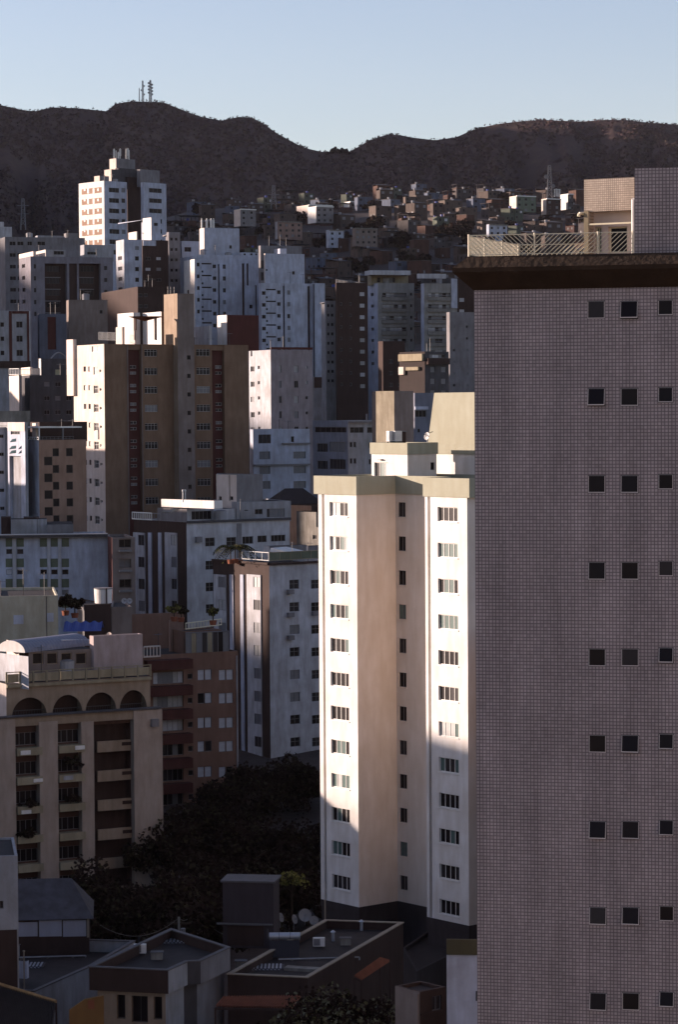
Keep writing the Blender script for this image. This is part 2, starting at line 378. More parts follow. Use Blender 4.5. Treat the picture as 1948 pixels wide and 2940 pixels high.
RX = [-9, 0,60,90,130,190,255,275,310,385,420,450,470,520,545,560,590,615,640,690,720,750,770,790,810,830,860,900,930,960,1010,1060,1085,1110,1160,1210,1260,1350,1400,1450,1500,1568,1800,2300]
RY = [240,240,254,257,248,250,257,240,234,236,250,262,269,279,273,270,272,285,304,332,344,351,350,349,352,342,324,311,312,318,324,317,306,296,286,280,277,281,277,277,283,288,270,262]
def hill_mat():
    m, t, b = new_mat('forested_slope'); N = t.nodes.new; L = t.links.new
    tc = N('ShaderNodeTexCoord')
    n = N('ShaderNodeTexNoise'); n.inputs['Scale'].default_value = .05; n.inputs['Detail'].default_value = 9; n.inputs['Roughness'].default_value = .75; L(tc.outputs['Object'], n.inputs[0])
    r = N('ShaderNodeValToRGB'); e = r.color_ramp.elements; e[0].position = .36; e[0].color = (.070,.048,.050,1); e[1].position = .7; e[1].color = (.095,.072,.056,1)
    L(n.outputs[0], r.inputs[0])
    n2 = N('ShaderNodeTexNoise'); n2.inputs['Scale'].default_value = .0035; n2.inputs['Detail'].default_value = 6; n2.inputs['Distortion'].default_value = .6; L(tc.outputs['Object'], n2.inputs[0])
    r2 = N('ShaderNodeValToRGB'); e = r2.color_ramp.elements; e[0].position = .55; e[0].color = (0,0,0,1); e[1].position = .68; e[1].color = (1,1,1,1); L(n2.outputs[0], r2.inputs[0])
    mx = N('ShaderNodeMix'); mx.data_type = 'RGBA'; L(r2.outputs[0], mx.inputs[0]); L(r.outputs[0], mx.inputs[6]); mx.inputs[7].default_value = (.13,.09,.065,1)
    L(mx.outputs[2], b.inputs['Base Color']); b.inputs['Roughness'].default_value = 1; b.inputs['Specular IOR Level'].default_value = 0
    bp = N('ShaderNodeBump'); bp.inputs['Strength'].default_value = .8; bp.inputs['Distance'].default_value = 3; L(n.outputs[0], bp.inputs['Height']); L(bp.outputs[0], b.inputs['Normal'])
    return m
hm = hill_mat()
crop(0, 0, 1)
nxh = 420; pxs = np.linspace(-900, 2900, nxh); YR = 3000.
ry = np.interp(pxs, np.array(RX)*1.2423, np.array(RY)*1.2423)
ridge = np.array([at(x, y, YR).z for x, y in zip(pxs, ry)])
ts = np.concatenate([np.linspace(0, 1, 150), np.linspace(1.02, 1.8, 20)])
HX = np.zeros((len(ts), nxh)); HY = HX.copy(); HZ = HX.copy()
def hill_z(px_, t, zr):
    Yw = 1650+(YR-1650)*t; Xw = (px_-974)/F*Yw
    zb = ZC+112+ (t*0)
    tt = np.clip(t, 0, 1); base = zb+(zr-zb)*(.25*tt+.75*tt**1.7)
    g = np.abs(fbm(px_/260+.35*tt, tt*1.2, 4, 3)-.5)*2; g2 = fbm(px_/55, tt*9, 4, 9)-.5
    z = base - g*120*np.sin(np.pi*tt)**.8 + g2*26*np.minimum(1, (1-tt)*6)*tt**.3
    z = np.where(t > 1, zr-(t-1)*260, z); return Xw, Yw, z
for j, t in enumerate(ts):
    HX[j], HY[j], HZ[j] = hill_z(pxs, np.full(nxh, t), ridge)
HZ[0] -= 30
hills = grid_obj('hills', HX, HY, HZ, hm)

# trees: crowns made of many leaf clumps
LEAF = plain('dark_green_leaves', (.022, .013, .010), .95, .05); LEAF2 = plain('green_leaves', (.036, .029, .015), .95, .1)
LEAFY = plain('yellow_green_leaves', (.16, .15, .035), .8, .2); BARK = plain('tree_bark', (.05, .035, .025), .95, .1)
def quads_obj(name, P, A, B, mats, mi, parent=None, loc=(0,0,0)):
    n = len(P); v = np.stack([P-A-B, P+A-B, P+A+B, P-A+B], 1).reshape(-1, 3)
    me = bpy.data.meshes.new(name); me.vertices.add(4*n); me.vertices.foreach_set('co', v.astype('f').ravel())
    me.loops.add(4*n); me.loops.foreach_set('vertex_index', np.arange(4*n, dtype='i')); me.polygons.add(n)
    me.polygons.foreach_set('loop_start', np.arange(0, 4*n, 4, dtype='i')); me.polygons.foreach_set('loop_total', np.full(n, 4, dtype='i'))
    for m in mats: me.materials.append(m)
    me.polygons.foreach_set('material_index', mi.astype('i')); me.update(calc_edges=True)
    o = bpy.data.objects.new(name, me); COL.objects.link(o); o.parent = parent; o.location = loc; return o
def leaf_cloud(n, R, H, ncl, leaf, bright=.25, squash=.6):
    d = rng.normal(size=(ncl, 3)); d /= np.linalg.norm(d, axis=1)[:, None]; d[:, 2] = np.abs(d[:, 2])*.9-.15
    C = d*(rng.uniform(.35, 1, (ncl, 1)))*np.array([R, R, H]); cr = rng.uniform(.14, .32, ncl)*R
    k = rng.integers(0, ncl, n); q = rng.normal(size=(n, 3)); q /= np.linalg.norm(q, axis=1)[:, None]
    P = C[k]+q*(cr[k]*rng.uniform(.55, 1.05, n))[:, None]*np.array([1, 1, squash+.2])
    a = rng.normal(size=(n, 3)); a /= np.linalg.norm(a, axis=1)[:, None]; b = np.cross(a, rng.normal(size=(n, 3))); b /= np.linalg.norm(b, axis=1)[:, None]
    s = leaf*rng.uniform(.5, 1.1, (n, 1)); mi = (rng.random(n) < bright*(.3+1.4*(k % 3)/2)).astype(int)
    return P, a*s, b*s*.7, mi
def tree(name, label, x, y, z0, R, H, trunk, n, leaf, ncl=40, mats=None, group=None, bright=.25, cat='tree'):
    e = tag(empty(name, (x, y, z0)), label, cat, group)
    mb = MB(); mb.tube((0,0,-.3), (0,0,trunk), R*.07, BARK, 8, R*.05)
    for k in range(6):
        a = k*1.05+rng.random(); mb.tube((0,0,trunk*.8), (R*.6*math.cos(a), R*.6*math.sin(a), trunk+H*rng.uniform(.1,.5)), R*.04, BARK, 6, R*.012)
    mb.obj('trunk', e)
    P, A, B, mi = leaf_cloud(n, R, H, ncl, leaf, bright); P[:, 2] += trunk
    quads_obj('crown', P, A, B, mats or [LEAF, LEAF2], mi, e); return e
def copy_tree(o, loc, rz, sc, label=None, group=None):
    c = o.copy(); COL.objects.link(c); c.location = loc; c.rotation_euler = (0, 0, rz); c.scale = (sc, sc, sc)
    if label: c['label'] = label
    if group: c['group'] = group
    for ch in list(o.children):
        k = ch.copy(); COL.objects.link(k); k.parent = c
        for g in list(ch.children): q = g.copy(); COL.objects.link(q); q.parent = k
    return c
# forest on the mountain: one mass nobody could count
NT = 42000
fp = rng.uniform(-850, 2850, NT); ft_ = rng.uniform(.03, 1.0, NT)**.8; keep = fbm(fp/90, ft_*7, 4, 21) > .30; fp, ft_ = fp[keep], ft_[keep]
fr = rng.uniform(0, 2300, 650); fp = np.concatenate([fp, fr]); ft_ = np.concatenate([ft_, rng.uniform(.985, 1.0, 650)])
fz = np.interp(fp, pxs, ridge); FX, FY, FZ = hill_z(fp, ft_, fz)
nl = 6; Pc = np.repeat(np.stack([FX, FY, FZ+1.5], 1), nl, 0); nn = len(Pc); sz = np.repeat(rng.uniform(1.0, 3.0, len(fp)), nl)
ridge_t = np.repeat(ft_ > .98, nl); sz = np.where(ridge_t, sz*.45, sz*.85)
q = rng.normal(size=(nn, 3)); Pc = Pc+q*sz[:, None]*np.array([.55, .55, .38])
a = rng.normal(size=(nn, 3)); a /= np.linalg.norm(a, axis=1)[:, None]; b = np.cross(a, rng.normal(size=(nn, 3))); b /= np.linalg.norm(b, axis=1)[:, None]
FL1 = plain('forest_leaves', (.070, .048, .050), 1, 0); FL2 = plain('dry_forest_leaves', (.082, .063, .052), 1, 0)
o = quads_obj('forest', Pc, a*sz[:, None]*.55, b*sz[:, None]*.45, [FL1, FL2], (np.repeat(rng.random(len(fp)), nl) < .3))
tag(o, 'dark forest covering the mountain slopes under the pale sky', 'forest', kind='stuff')
# clump of taller trees in the saddle of the ridge
crop(0, 0, 1.2423)
big = None
for i, (x, y, h) in enumerate([(757,352,9),(768,350,14),(775,350,20),(784,350,15),(792,350,17),(800,350,15),(806,351,9),(816,350,8)]):
    p = at(x, y+2, 2985); lab = 'dark tree silhouetted in the clump on the mountain saddle'
    if big is None: big = tree('tree', lab, p.x, p.y, p.z-3, 4.5, 7, 4, 260, 1.3, 16, group='trees in the mountain saddle'); big.scale = (h/18,)*3
    else: copy_tree(big, (p.x, p.y, p.z-3), i*1.3, h/18)
# unseen western hill added out of frame, its skyline shaped to shade the town
wy = np.array([-600, 0, 200, 300, 420, 520, 620, 760, 900, 1100, 1300, 1500, 1700, 2100, 2600, 3600])
WH = [(-900,-60),(150,-55),(224,-33),(330,-30),(410,-16),(500,2),(630,29),(737,36),(860,56),(1000,76),(1200,90),(1400,103),(1600,123),(1800,190),(2400,312),(3300,366),(4200,350)]
tanE = math.tan(EL)
wj = np.linspace(-600, 3900, 160); wi = np.linspace(-1, 1, 21)
Wx = np.zeros((len(wj), len(wi))); Wy = Wx.copy(); Wz = Wx.copy(); XR = -700.
for j, yy in enumerate(wj):
    D = (-XR)/math.cos(AZ); yt = yy-D*math.sin(AZ)
    zt = float(np.interp(yt, [a for a, _ in WH], [b for _, b in WH]))+D*tanE + 5*(fbm(np.array([yy/40.]), np.array([.5]), 4)[0]-.5)
    for i, u in enumerate(wi):
        Wx[j, i] = XR+u*260; Wy[j, i] = yy; Wz[j, i] = ZC+zt-(zt+60)*abs(u)**1.25
o = grid_obj('hillside', Wx, Wy, Wz, hm)
# ================================================================ tiled tower (near, fills the right side)
TILE = tiles('small_ceramic_tiles', (.33, .285, .285), (.13, .11, .115), .115, .016)
TILE2 = tiles('cream_ceramic_tiles', (.47, .39, .31), (.22, .17, .13), .0755, .010)
crop(1200, 300, .47704)
tt = Bld('apartment_building', 'mauve grey tower clad in small tiles with a dark overhanging eave and roof terrace', 'apartment building', 340, 87, 1120, 200, 2700, -13, TILE, base=ZC-52, wL=14, para=0, mats={1: TILE}, sep=True)
tt.poly(offset_poly(tt.P, -.01), tt.z1-.01, tt.z1+.02, TILE, para=0, wname='wall_top')
def hopper(th, f, x0, x1, y0, y1, rows, pitch):
    u0, u1, z0, z1 = f.rect(x0, x1, y0, y1); dz = f.dz(x0, y0, pitch)
    w, h = u1-u0, z1-z0
    for r in range(rows):
        a, b = z0-dz*r, z1-dz*r
        f.ops.append((u0, u1, a, b, .22)); t = .03
        mb = MB(); mb.bx(0, w, 0, .05, 0, t, FRD); mb.bx(0, w, 0, .05, h-t, h, FRD); mb.bx(0, t, 0, .05, t, h-t, FRD); mb.bx(w-t, w, 0, .05, t, h-t, FRD)
        mb.quad((0, .15, 0), (w, .15, 0), (w, .15, h), (0, .15, h), plain('dark_room_behind', (.012, .008, .008), .9, .1))
        o = bpy.data.objects.new('window', mb.mesh('window')); COL.objects.link(o); o.parent = th.e
        o.location = f.pt(u0, a, -.06)-th.base; o.rotation_euler = (0, 0, math.atan2(f.d.y, f.d.x))
        sm = MB(); g = .018; sm.bx(g, w-g, -.012, .012, -h+g, -h+g+.03, FRS); sm.bx(g, w-g, -.012, .012, -g-.02, -g, FRG)
        sm.bx(g, g+.02, -.012, .012, -h+g+.02, -g-.02, FRS); sm.bx(w-g-.02, w-g, -.012, .012, -h+g+.02, -g-.02, FRS)
        sm.quad((g+.02, 0, -h+g+.02), (w-g-.02, 0, -h+g+.02), (w-g-.02, 0, -g-.02), (g+.02, 0, -g-.02), GLASS if (r*3+int(x0)) % 7 else GLASS2)
        s = bpy.data.objects.new('sash', sm.mesh('sash')); COL.objects.link(s); s.parent = o; s.location = (0, -.045, h)
        s.rotation_euler = (-math.radians([2, 3, 14, 9, 12, 3, 15, 3, 6][(r+int(x0)//200) % 9]), 0, 0)
for (a, b, c, d) in ((1022,1131,1180,1292), (1220,1331,1180,1292), (1447,1541,1174,1271)):
    hopper(tt, tt.R, a, b, c, d, 9, 522)
# eave
P = tt.P; z2 = at(240, 992, 87).z; z3 = at(325, 916, 87).z
mb = MB(); rings = [(offset_poly(P, .015), tt.z1+.01), (offset_poly(P, .62), z2-.12), (offset_poly(P, .62), z2+.02), (offset_poly(P, .16), z3)]
for (A, za), (B, zb) in zip(rings, rings[1:]):
    for i in range(4):
        j = (i+1) % 4; mb.quad(V3(A[i], za), V3(A[j], za), V3(B[j], zb), V3(B[i], zb), AGED)
mb.ngon([V3(p, z3) for p in rings[3][0]], AGED); tt.add('eave', mb)
R3 = rings[3][0]; TC = R3[1]; dF = tt.R.d
def rail(th, a, b, z, h, posts, bars, dense=False, name='railing', par=None, r=.013, lean=1, mat=None):
    mat = mat or CREAMM; mb = MB(); L = (b-a).length; d = (b-a)/L
    P3 = lambda u, zz: V3(a+d*u, z+zz)
    mb.tube(P3(0, h), P3(L, h), r*1.25, mat, 5); mb.tube(P3(0, .05), P3(L, .05), r*1.1, mat, 5)
    for u in posts: mb.tube(P3(u, 0), P3(u, h*1.06), r*2.2, mat, 6)
    for (u0, u1, sp, ln) in bars:
        u = u0
        while u < u1+h:
            p, q = (u-h, 0.05), (u, h)
            if ln < 0: p, q = (u, .05), (u-h, h)
            # clip to the bay
            def cl(p, q):
                (pu, pz), (qu, qz) = p, q
                out = []
                for (c, cz), (o, oz) in ((p, q), (q, p)):
                    if c < u0: k = (u0-c)/(o-c) if o != c else 0; c, cz = u0, cz+(oz-cz)*k
                    if c > u1: k = (u1-c)/(o-c) if o != c else 0; c, cz = u1, cz+(oz-cz)*k
                    out.append((c, cz))
                return out
            (c0, a0), (c1, a1) = cl(p, q)
            if abs(c1-c0) > .02: mb.tube(P3(c0, a0), P3(c1, a1), r, mat, 4)
            u += sp
    th.add(name, mb, par)
rd = MB()
crop(1320, 460, .40051)
fT = Fc(tt, TC, TC+dF*12, z3, z3+1, AGED)
uu = lambda x: fT.uv(x, 640)[0]; hh = fT.uv(80, 550)[1]-fT.uv(80, 700)[1]
rail(tt, TC, TC+dF*uu(1250), z3, hh, [0.02, uu(540), uu(995), uu(1245)], [(0.02, uu(530), .155, -1), (uu(552), uu(985), .155, 1), (uu(1000), uu(1245), .165, 1)])
dS = Vector((.385, .923)); E2 = TC+dS*5.2
rail(tt, TC+dS*.05, E2, z3, hh*.98, [1.6, 3.4, 5.15], [(0.02, 5.15, .10, 1)], r=.012)
rail(tt, E2, E2+Vector((5.2, -.6)), z3, hh*.98, [.02, 5.0], [(0.02, 5.0, .17, 1)], r=.011)
# pavilion and lift block on the terrace
crop(1200, 300, .47704)
pv = Bld('penthouse', '', '', 1003, 91, 452, 900, 1306, -27, TILE2, base=z3, wL=3.2, par=tt, para=.25)
q = pv.R.panel(1036, 1290, 640, 900, CREAM, -.4); q.name = 'door_wall'
q.win(1040, 1108, 735, 895, mull=1, panes=[GRNG], frame=CREAMM); q.win(1150, 1262, 735, 895, mull=0, panes=[GLASS], frame=CREAMM); q.win(1128, 1262, 682, 706, mull=0, panes=[GLASS], frame=CREAMM)
pv.R.box(1036, 1292, 712, 722, .05, CREAMM, 'beam'); pv.R.box(1006, 1034, 640, 905, .06, OLIVE, 'column')
lb = Bld('lift_block', '', '', 1308, 86.5, 385, 1200, 2500, -9, TILE, base=z3-.02, wL=4, par=tt, para=.25, refy=700)
mb = MB(); a = at(1299, 572, 86.6); b = at(1300, 900, 86.6); mb.tube(a, b, .055, FRW, 8); mb.tube(a, a+Vector((.12, .3, .03)), .055, FRW, 8); tt.add('drain_pipe', mb)
mb = MB(); a = at(1003, 655, 91); mb.tube(a+Vector((.05,.1,0)), a+Vector((-.16,0,0)), .05, CREAMM, 8); mb.tube(a+Vector((-.16,0,0)), a+Vector((-.19,0,-.11)), .05, CREAMM, 8); tt.add('vent_elbow', mb)
tt.finish()

# ================================================================ ivory tower with pale olive bands (centre)
crop(850, 1300)
A3 = at(390, 260, 222); A = Vector((A3.x, A3.y)); ar = math.radians(40); dR = Vector((math.cos(ar), math.sin(ar))); dW = Vector((dR.y, -dR.x))  # dW: along the sunlit faces, towards the right and the camera
def hitline(C, d, x, y):
    r = ray(x, y); r2 = Vector((r.x, r.y)); c = Vector((CAM.x, CAM.y)); n = Vector((d.y, -d.x)); t = (C-c).dot(n)/r2.dot(n); return (c+r2*t-C).dot(d)
Bp = A+dW*hitline(A, dW, 146, 600); M = A+dR*hitline(A, dR, 643, 600); Qe = M+dW*(hitline(M, dW, 832, 600)+3.2)
Wc = Qe-dR*2.86; V = Wc+dW*hitline(Wc, dW, 1104, 600)
PT = [Bp, A, M, Qe, Wc, V, V+dR*9, V+dR*9-dW*14, Bp+dR*9]
zt = at(390, 272, 222).z; zb = at(390, 2905, 222).z   # white part
zb = ZC - (at(390,0,222).z*0) + (at(390, (2605-1300)/.446429, 222).z-ZC)
ct = Thing('apartment_building', 'tall ivory tower with olive bands, its fronts half lit by low sun', 'apartment building', (A.x, A.y, ZC-52))
fs = ct.poly(PT, zb, zt, IVORY, para=0, mats={0: WHITE, 4: WHITE})
zg = at(390, 153, 222).z
fo = [offset_poly(PT, .12)][0]
fo[0] = fo[0]-dW*.35; fo[-1] = fo[-1]-dW*.35; fo[5] = fo[5]+dW*.28; fo[6] = fo[6]+dW*.28
fb = ct.poly(fo, zt-.003, zg, GREENB, para=.35, wname='olive_band')
ct.poly(offset_poly(PT, -.05), ZC-52, zb, wall('dark_plinth', (.045,.036,.038), .4), para=0, wname='plinth')
lw = fs[0]; mf = fs[1]; rc = fs[2]; rw = fs[4]
mixw = [GLASS, GRNG, GRNG, CURT, GLASS2]
def wrow(f, x0, x1, y0, y1, n, pitch, allp, **k):
    for i in range(n):
        u0, u1, z0, z1 = f.rect(x0, x1, y0, y1); dz = f.dz(x0, y0, pitch)
        f.wm(u0, u1, z0-dz*i, z1-dz*i, mixp=allp[i % len(allp)], **k)
lit = [[GLASS, CURT, CURT], [GLASS, GRNG, CURT], [GLASS, GLASS, GRNG], [GRNG, GLASS, GRNG], [GLASS, GRNG, GLASS], [GLASS], [GLASS], [GLASS, GRNG], [GRNG, CURT], [GLASS, GRNG], [GRNG, GLASS], [GLASS, GLASS2]]
wrow(lw, 217, 334, 318, 409, 12, 218.4, lit, mull=3, frame=FRW, sill=FRW, depth=.2, ft=.06)
lit2 = [[GLASS], [GRNG], [GRNG, GRNG, GLASS], [GRNG], [GLASS], [GLASS, GLASS2], [GRNG, CURT], [GRNG, GLASS2], [GLASS], [GRNG, GLASS], [GLASS, GLASS2], [GLASS]]
wrow(rw, 913, 1041, 350, 443, 12, 230.4, lit2, mull=3, frame=FRW, sill=FRW, depth=.2, ft=.06)
wrow(rc, 655, 706, 318, 413, 12, 219, [[GLASS2], [GLASS], [GLASS], [GRNG], [GLASS2], [GLASS], [GLASS]], mull=1, frame=FRG, sill=IVORY, depth=.2)
for f, x0, x1 in ((lw, 169, 184), (rw, 849, 866)):
    u0, u1, _, _ = f.rect(x0, x1, 500, 520); pth = u1-u0
    f.ops.append((u0, u1, zb+.01, zt-.01, .9)); q = Fc(ct, f.o+f.d*u0-f.n*.88, f.o+f.d*u1-f.n*.88, zb, zt, PINK); q.side = -1; q.name = 'recess_panel'; ct.panels.append(q)
# penthouses
crop(850, 800)
p1 = Bld('penthouse', '', '', 719, 226, 1130, 487, 906, 40, WHITE, base=zg-.6, par=ct, para=0, mats={1: IVORY})
p1.L.win(505, 596, 1182, 1274, mull=2, panes=[GRNG], mixp=[GRNG, CURT, GLASS], frame=FRW); p1.R.win(868, 893, 1181, 1230, mull=0, panes=[GLASS], frame=FRD)
p1.L.box(540, 560, 1160, 1168, .25, FRG, 'lamp_bracket')
zt1 = at(719, 1056, 226).z
p1b = Thing('olive_band', '', '', (0,0,0), par=ct); p1b.poly(offset_poly(p1.P, .1), p1.z1-.002, zt1, GREENB, para=.2)
p2 = Bld('penthouse', '', '', 1330, 226, 1132, 850, 1440, 40, WHITE, base=zg-.6, par=ct, para=0, mats={}, refy=1200, wR=6)
p2b = Thing('olive_band', '', '', (0,0,0), par=ct); zt2 = at(1240, 1066, 229).z; p2b.poly(offset_poly(p2.P, .1), p2.z1-.002, zt2, GREENB, para=0)
# tank block above it with a slanting end
zt3 = at(1240, 730, 229).z; o = p2.P; top = [o[0]+dW*.9, o[1], o[2], o[3]+dW*.9]; mb = MB(); bb = [V3(p, zt2) for p in o]; tp = [V3(p, zt3) for p in top]
for i in range(4): j = (i+1) % 4; mb.quad(bb[i], bb[j], tp[j], tp[i], GREENB)
mb.ngon(tp, GREENB); ct.add('tank_block', mb)
# podium below
crop(1000, 2500, .28061)
pd = offset_poly(PT, .9)
mb = MB(); ct.poly(offset_poly(PT, .03), zb-.6, zb-.02, wall('dark_plinth', (.045,.036,.038), .4), para=0, wname='podium_ledge')
ct.finish()
# rooftop air conditioners and antenna
crop(850, 800)
for i, (x0, x1, lab) in enumerate(((567, 598, 'white louvred air conditioner on the lower penthouse roof, farther from the shaft'), (604, 636, 'white louvred air conditioner on the lower penthouse roof beside the dark shaft'))):
    p = at((x0+x1)/2, 1052, 228); e = tag(empty('air_conditioner', (p.x, p.y, zt1)), lab, 'air conditioner', 'air conditioners on the ivory tower'); wv = (x1-x0)*.4464/F*228*.95
    mb = MB(); h = 72*.4464/F*228*.92
    mb.box((0,0,.12), (dW.x*wv, dW.y*wv, 0), (dR.x*.8, dR.y*.8, 0), (0,0,h), ACW); b = mb.obj('casing', e)
    mb = MB()
    for k in range(7): mb.box((-dR.x*.02+dW.x*.1*wv, -dR.y*.02+dW.y*.1*wv, .25+k*h*.11), (dW.x*wv*.8, dW.y*wv*.8, 0), (dR.x*.018, dR.y*.018, 0), (0,0,.05), FRG)
    mb.obj('grille', e); mb = MB()
    for u in (0, .9):
        mb.box((dW.x*wv*u, dW.y*wv*u, -.2), (dW.x*.08, dW.y*.08, 0), (dR.x*.8, dR.y*.8, 0), (0,0,.318), FRD)
    mb.obj('base', e)
p = at(660, 1050, 229); e = tag(empty('roof_hatch', (p.x, p.y, zt1)), 'dark boxy shaft on the lower penthouse roof beside the air conditioners', 'roof hatch')
mb = MB(); mb.box((-.5,-.5,-.3), (dW.x*.5, dW.y*.5,0), (dR.x*1.1, dR.y*1.1,0), (0,0,1.25), DBROWN); mb.obj('casing', e); mb = MB(); mb.box((-.55,-.55,.95), (dW.x*.6, dW.y*.6,0), (dR.x*1.2, dR.y*1.2,0), (0,0,.06), FRG); mb.obj('lid', e)
def dish(name, label, p, r, yaw, tilt, mat, h=.8, group=None):
    e = tag(empty(name, p), label, 'satellite dish', group)
    mb = MB(); n = 20; rs = [.01, .35, .7, 1]
    q = Matrix.Rotation(yaw, 4, 'Z') @ Matrix.Rotation(tilt, 4, 'X'); c = Vector((0,0,h))
    def pt(i, k, o=0): a = 2*math.pi*k/n; rr = rs[i]*r; return c + q @ Vector((rr*math.cos(a), -.28*r*rs[i]**2+o, rr*math.sin(a)))
    for o in (0, .03):
        for i in range(3):
            for k in range(n): mb.quad(pt(i,k,o), pt(i,k+1,o), pt(i+1,k+1,o), pt(i+1,k,o), mat)
    mb.obj('dish', e)
    mb = MB(); mb.tube((0,0,0), (0,0,h), .03, FRG, 6); mb.tube(c, c+q @ Vector((0,.12,0)), .05, FRG, 6); mb.obj('mast', e)
    mb = MB(); f = c+q @ Vector((0,-.75*r,0))
    for k in range(3): mb.tube(pt(3, k*7), f, .018, FRG, 4)
    mb.tube(f, f+q @ Vector((0,.12,0)), .06, FRG, 8); mb.obj('feed_arm', e); return e
p = at(848, 1050, 226); dish('satellite_dish', 'small white dish on the lower penthouse roof of the ivory tower', (p.x, p.y, zt1), .34, -.9, -.2, ACW, .55)
a = at(820, 1008, 226); b = at(882, 984, 226.6)
mb = MB(); mb.tube(a, b, .03, FRD, 5)
for k in range(4): q = a.lerp(b, .15+.22*k); mb.tube(q-Vector((.1,.3,0)), q+Vector((.1,.3,0)), .012, FRD, 4)
mb.tube(a.lerp(b, .4), Vector((a.lerp(b,.4).x, a.lerp(b,.4).y, zt1)), .02, FRD, 5)
tag(mb.obj('antenna'), 'thin dark television antenna sticking out above the small white dish', 'antenna')
AB = 'apartment building'
DG_ = [GLASS, GLASS, GLASS2, CURTD]
# ---------------------------------------------------------------- brown tower with sunlit cream end
crop(0, 800)
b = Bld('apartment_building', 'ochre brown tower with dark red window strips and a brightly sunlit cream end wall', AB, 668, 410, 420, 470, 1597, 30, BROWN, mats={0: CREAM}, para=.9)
L, R = b.L, b.R
L.win(590, 650, 433, 470, mull=1, panes=[CURT], frame=FRW)
for x0, x1, y0, y1, m in ((536, 552, 565, 598, 0), (566, 580, 565, 598, 0), (600, 630, 567, 618, 2), (638, 651, 584, 602, 0)):
    L.win(x0, x1, y0, y1, 9, 119.5, mull=m, panes=[GLASS, GLASS, GLASS2, CURT], frame=FRW if x0 > 590 else DRED, hb=.6 if m else 0)
s1 = R.panel(828, 912, 425, 1700, DRED, -.7); s2 = R.panel(1368, 1447, 425, 1700, DRED, -.7)
for s_, x in ((s1, 834), (s2, 1384)):
    s_.win(x, x+42, 558, 578, 8, 119, mull=1, panes=[CURTD, GLASS2, GLASS], frame=FRL); s_.win(x, x+42, 598, 616, 8, 119, mull=1, panes=[CURTD, GLASS2], frame=FRL)
R.win(928, 1010, 455, 500, 9, 118.6, mull=3, hb=.7, panes=DG_, frame=FRL, sill=BROWN); R.win(1262, 1350, 453, 498, 9, 118.8, mull=3, hb=.7, panes=DG_, frame=FRL, sill=BROWN)
R.box(820, 827, 425, 1700, .12, TAUPE, 'pilaster'); R.box(913, 919, 425, 1700, .12, TAUPE, 'pilaster')
st = Bld('stair_tower', '', '', 1140, 414.6, 95, 1053, 1246, 30, TAUPE, base=b.z0+1, par=b, para=.4, mats={0: BEIGE}, basey=2000)
st.R.win(1203, 1226, 493, 520, 9, 118.6, mull=0, panes=[GLASS], frame=DBROWN)
Bld('penthouse', '', '', 1037, 421, 212, 917, 1141, 30, BROWN, base=b.z1-.8, par=b, para=.2, mats={0: WHITE})
Bld('lift_house', '', '', 857, 426, 218, 755, 900, 30, WHITE2, base=b.z1-.8, par=b, para=.2, mats={0: WHITE})
Bld('roof_room', '', '', 866, 415, 332, 824, 880, 30, CREAM, base=b.z1-.8, par=b, para=0)
Bld('roof_room', '', '', 785, 418, 310, 744, 800, 30, CREAM, base=b.z1-.8, par=b, para=0)
Bld('roof_room', '', '', 1459, 424, 233, 1397, 1664, 30, DRED, base=b.z1-.8, par=b, para=.2, mats={0: WHITE})
Bld('roof_room', '', '', 1345, 421, 302, 1247, 1362, 20, WHITE2, base=b.z1-.8, par=b, para=0)
Bld('side_wing', '', '', 468, 419, 390, 426, 490, 30, CREAM, base=b.z1-8, par=b, para=.3)
f0 = b.z1-.8
def simple_rail(th, x0, x1, y0, y1, Y, mat, n, tilt=0, r=.03, name='railing'):
    a = at(x0, y1, Y); c = at(x1, y1, Y+tilt); h = at(x0, y0, Y).z-a.z; c.z = a.z; mb = MB()
    mb.tube(a+Vector((0,0,h)), c+Vector((0,0,h)), r, mat, 5); mb.tube(a+Vector((0,0,.08)), c+Vector((0,0,.08)), r, mat, 5)
    for k in range(n+1): p = a.lerp(c, k/n); mb.tube(p, p+Vector((0,0,h)), r*.8, mat, 5)
    th.add(name, mb)
simple_rail(b, 635, 745, 343, 395, 413, FRW, 14, 4)
mb = MB(); kb = at(935, 375, 414); kt = at(930, 282, 414)
for x, y in ((-1.6,-1.2),(1.6,-1.2),(1.6,1.6),(-1.6,1.6)): mb.tube(kb+Vector((x,y,-.5)), kb+Vector((x,y,3.2)), .12, PINK, 6)
c4 = [kb+Vector((x,y,3.2)) for x, y in ((-2.6,-2),(2.6,-2),(2.6,2.2),(-2.6,2.2))]; ap = kt+Vector((0,0,.2))
for i in range(4): mb.ngon([c4[i], c4[(i+1)%4], ap], TERRA)
mb.ngon(c4[::-1], DBROWN); b.add('roof_kiosk', mb)
b.finish()
for i, (x, y) in enumerate(((1080, 88), (1098, 92), (1120, 90))):
    mb = MB(); p = at(x, 96, 419); mb.tube(p-Vector((0,0,1)), p+Vector((0,0,1.1)), .05, FRD, 5); mb.tube(p+Vector((-.3,0,.7)), p+Vector((.3,0,.7)), .03, FRD, 4)
    tag(mb.obj('antenna'), 'short rooftop aerial on the stair tower of the brown block', 'antenna', 'aerials on the brown tower')

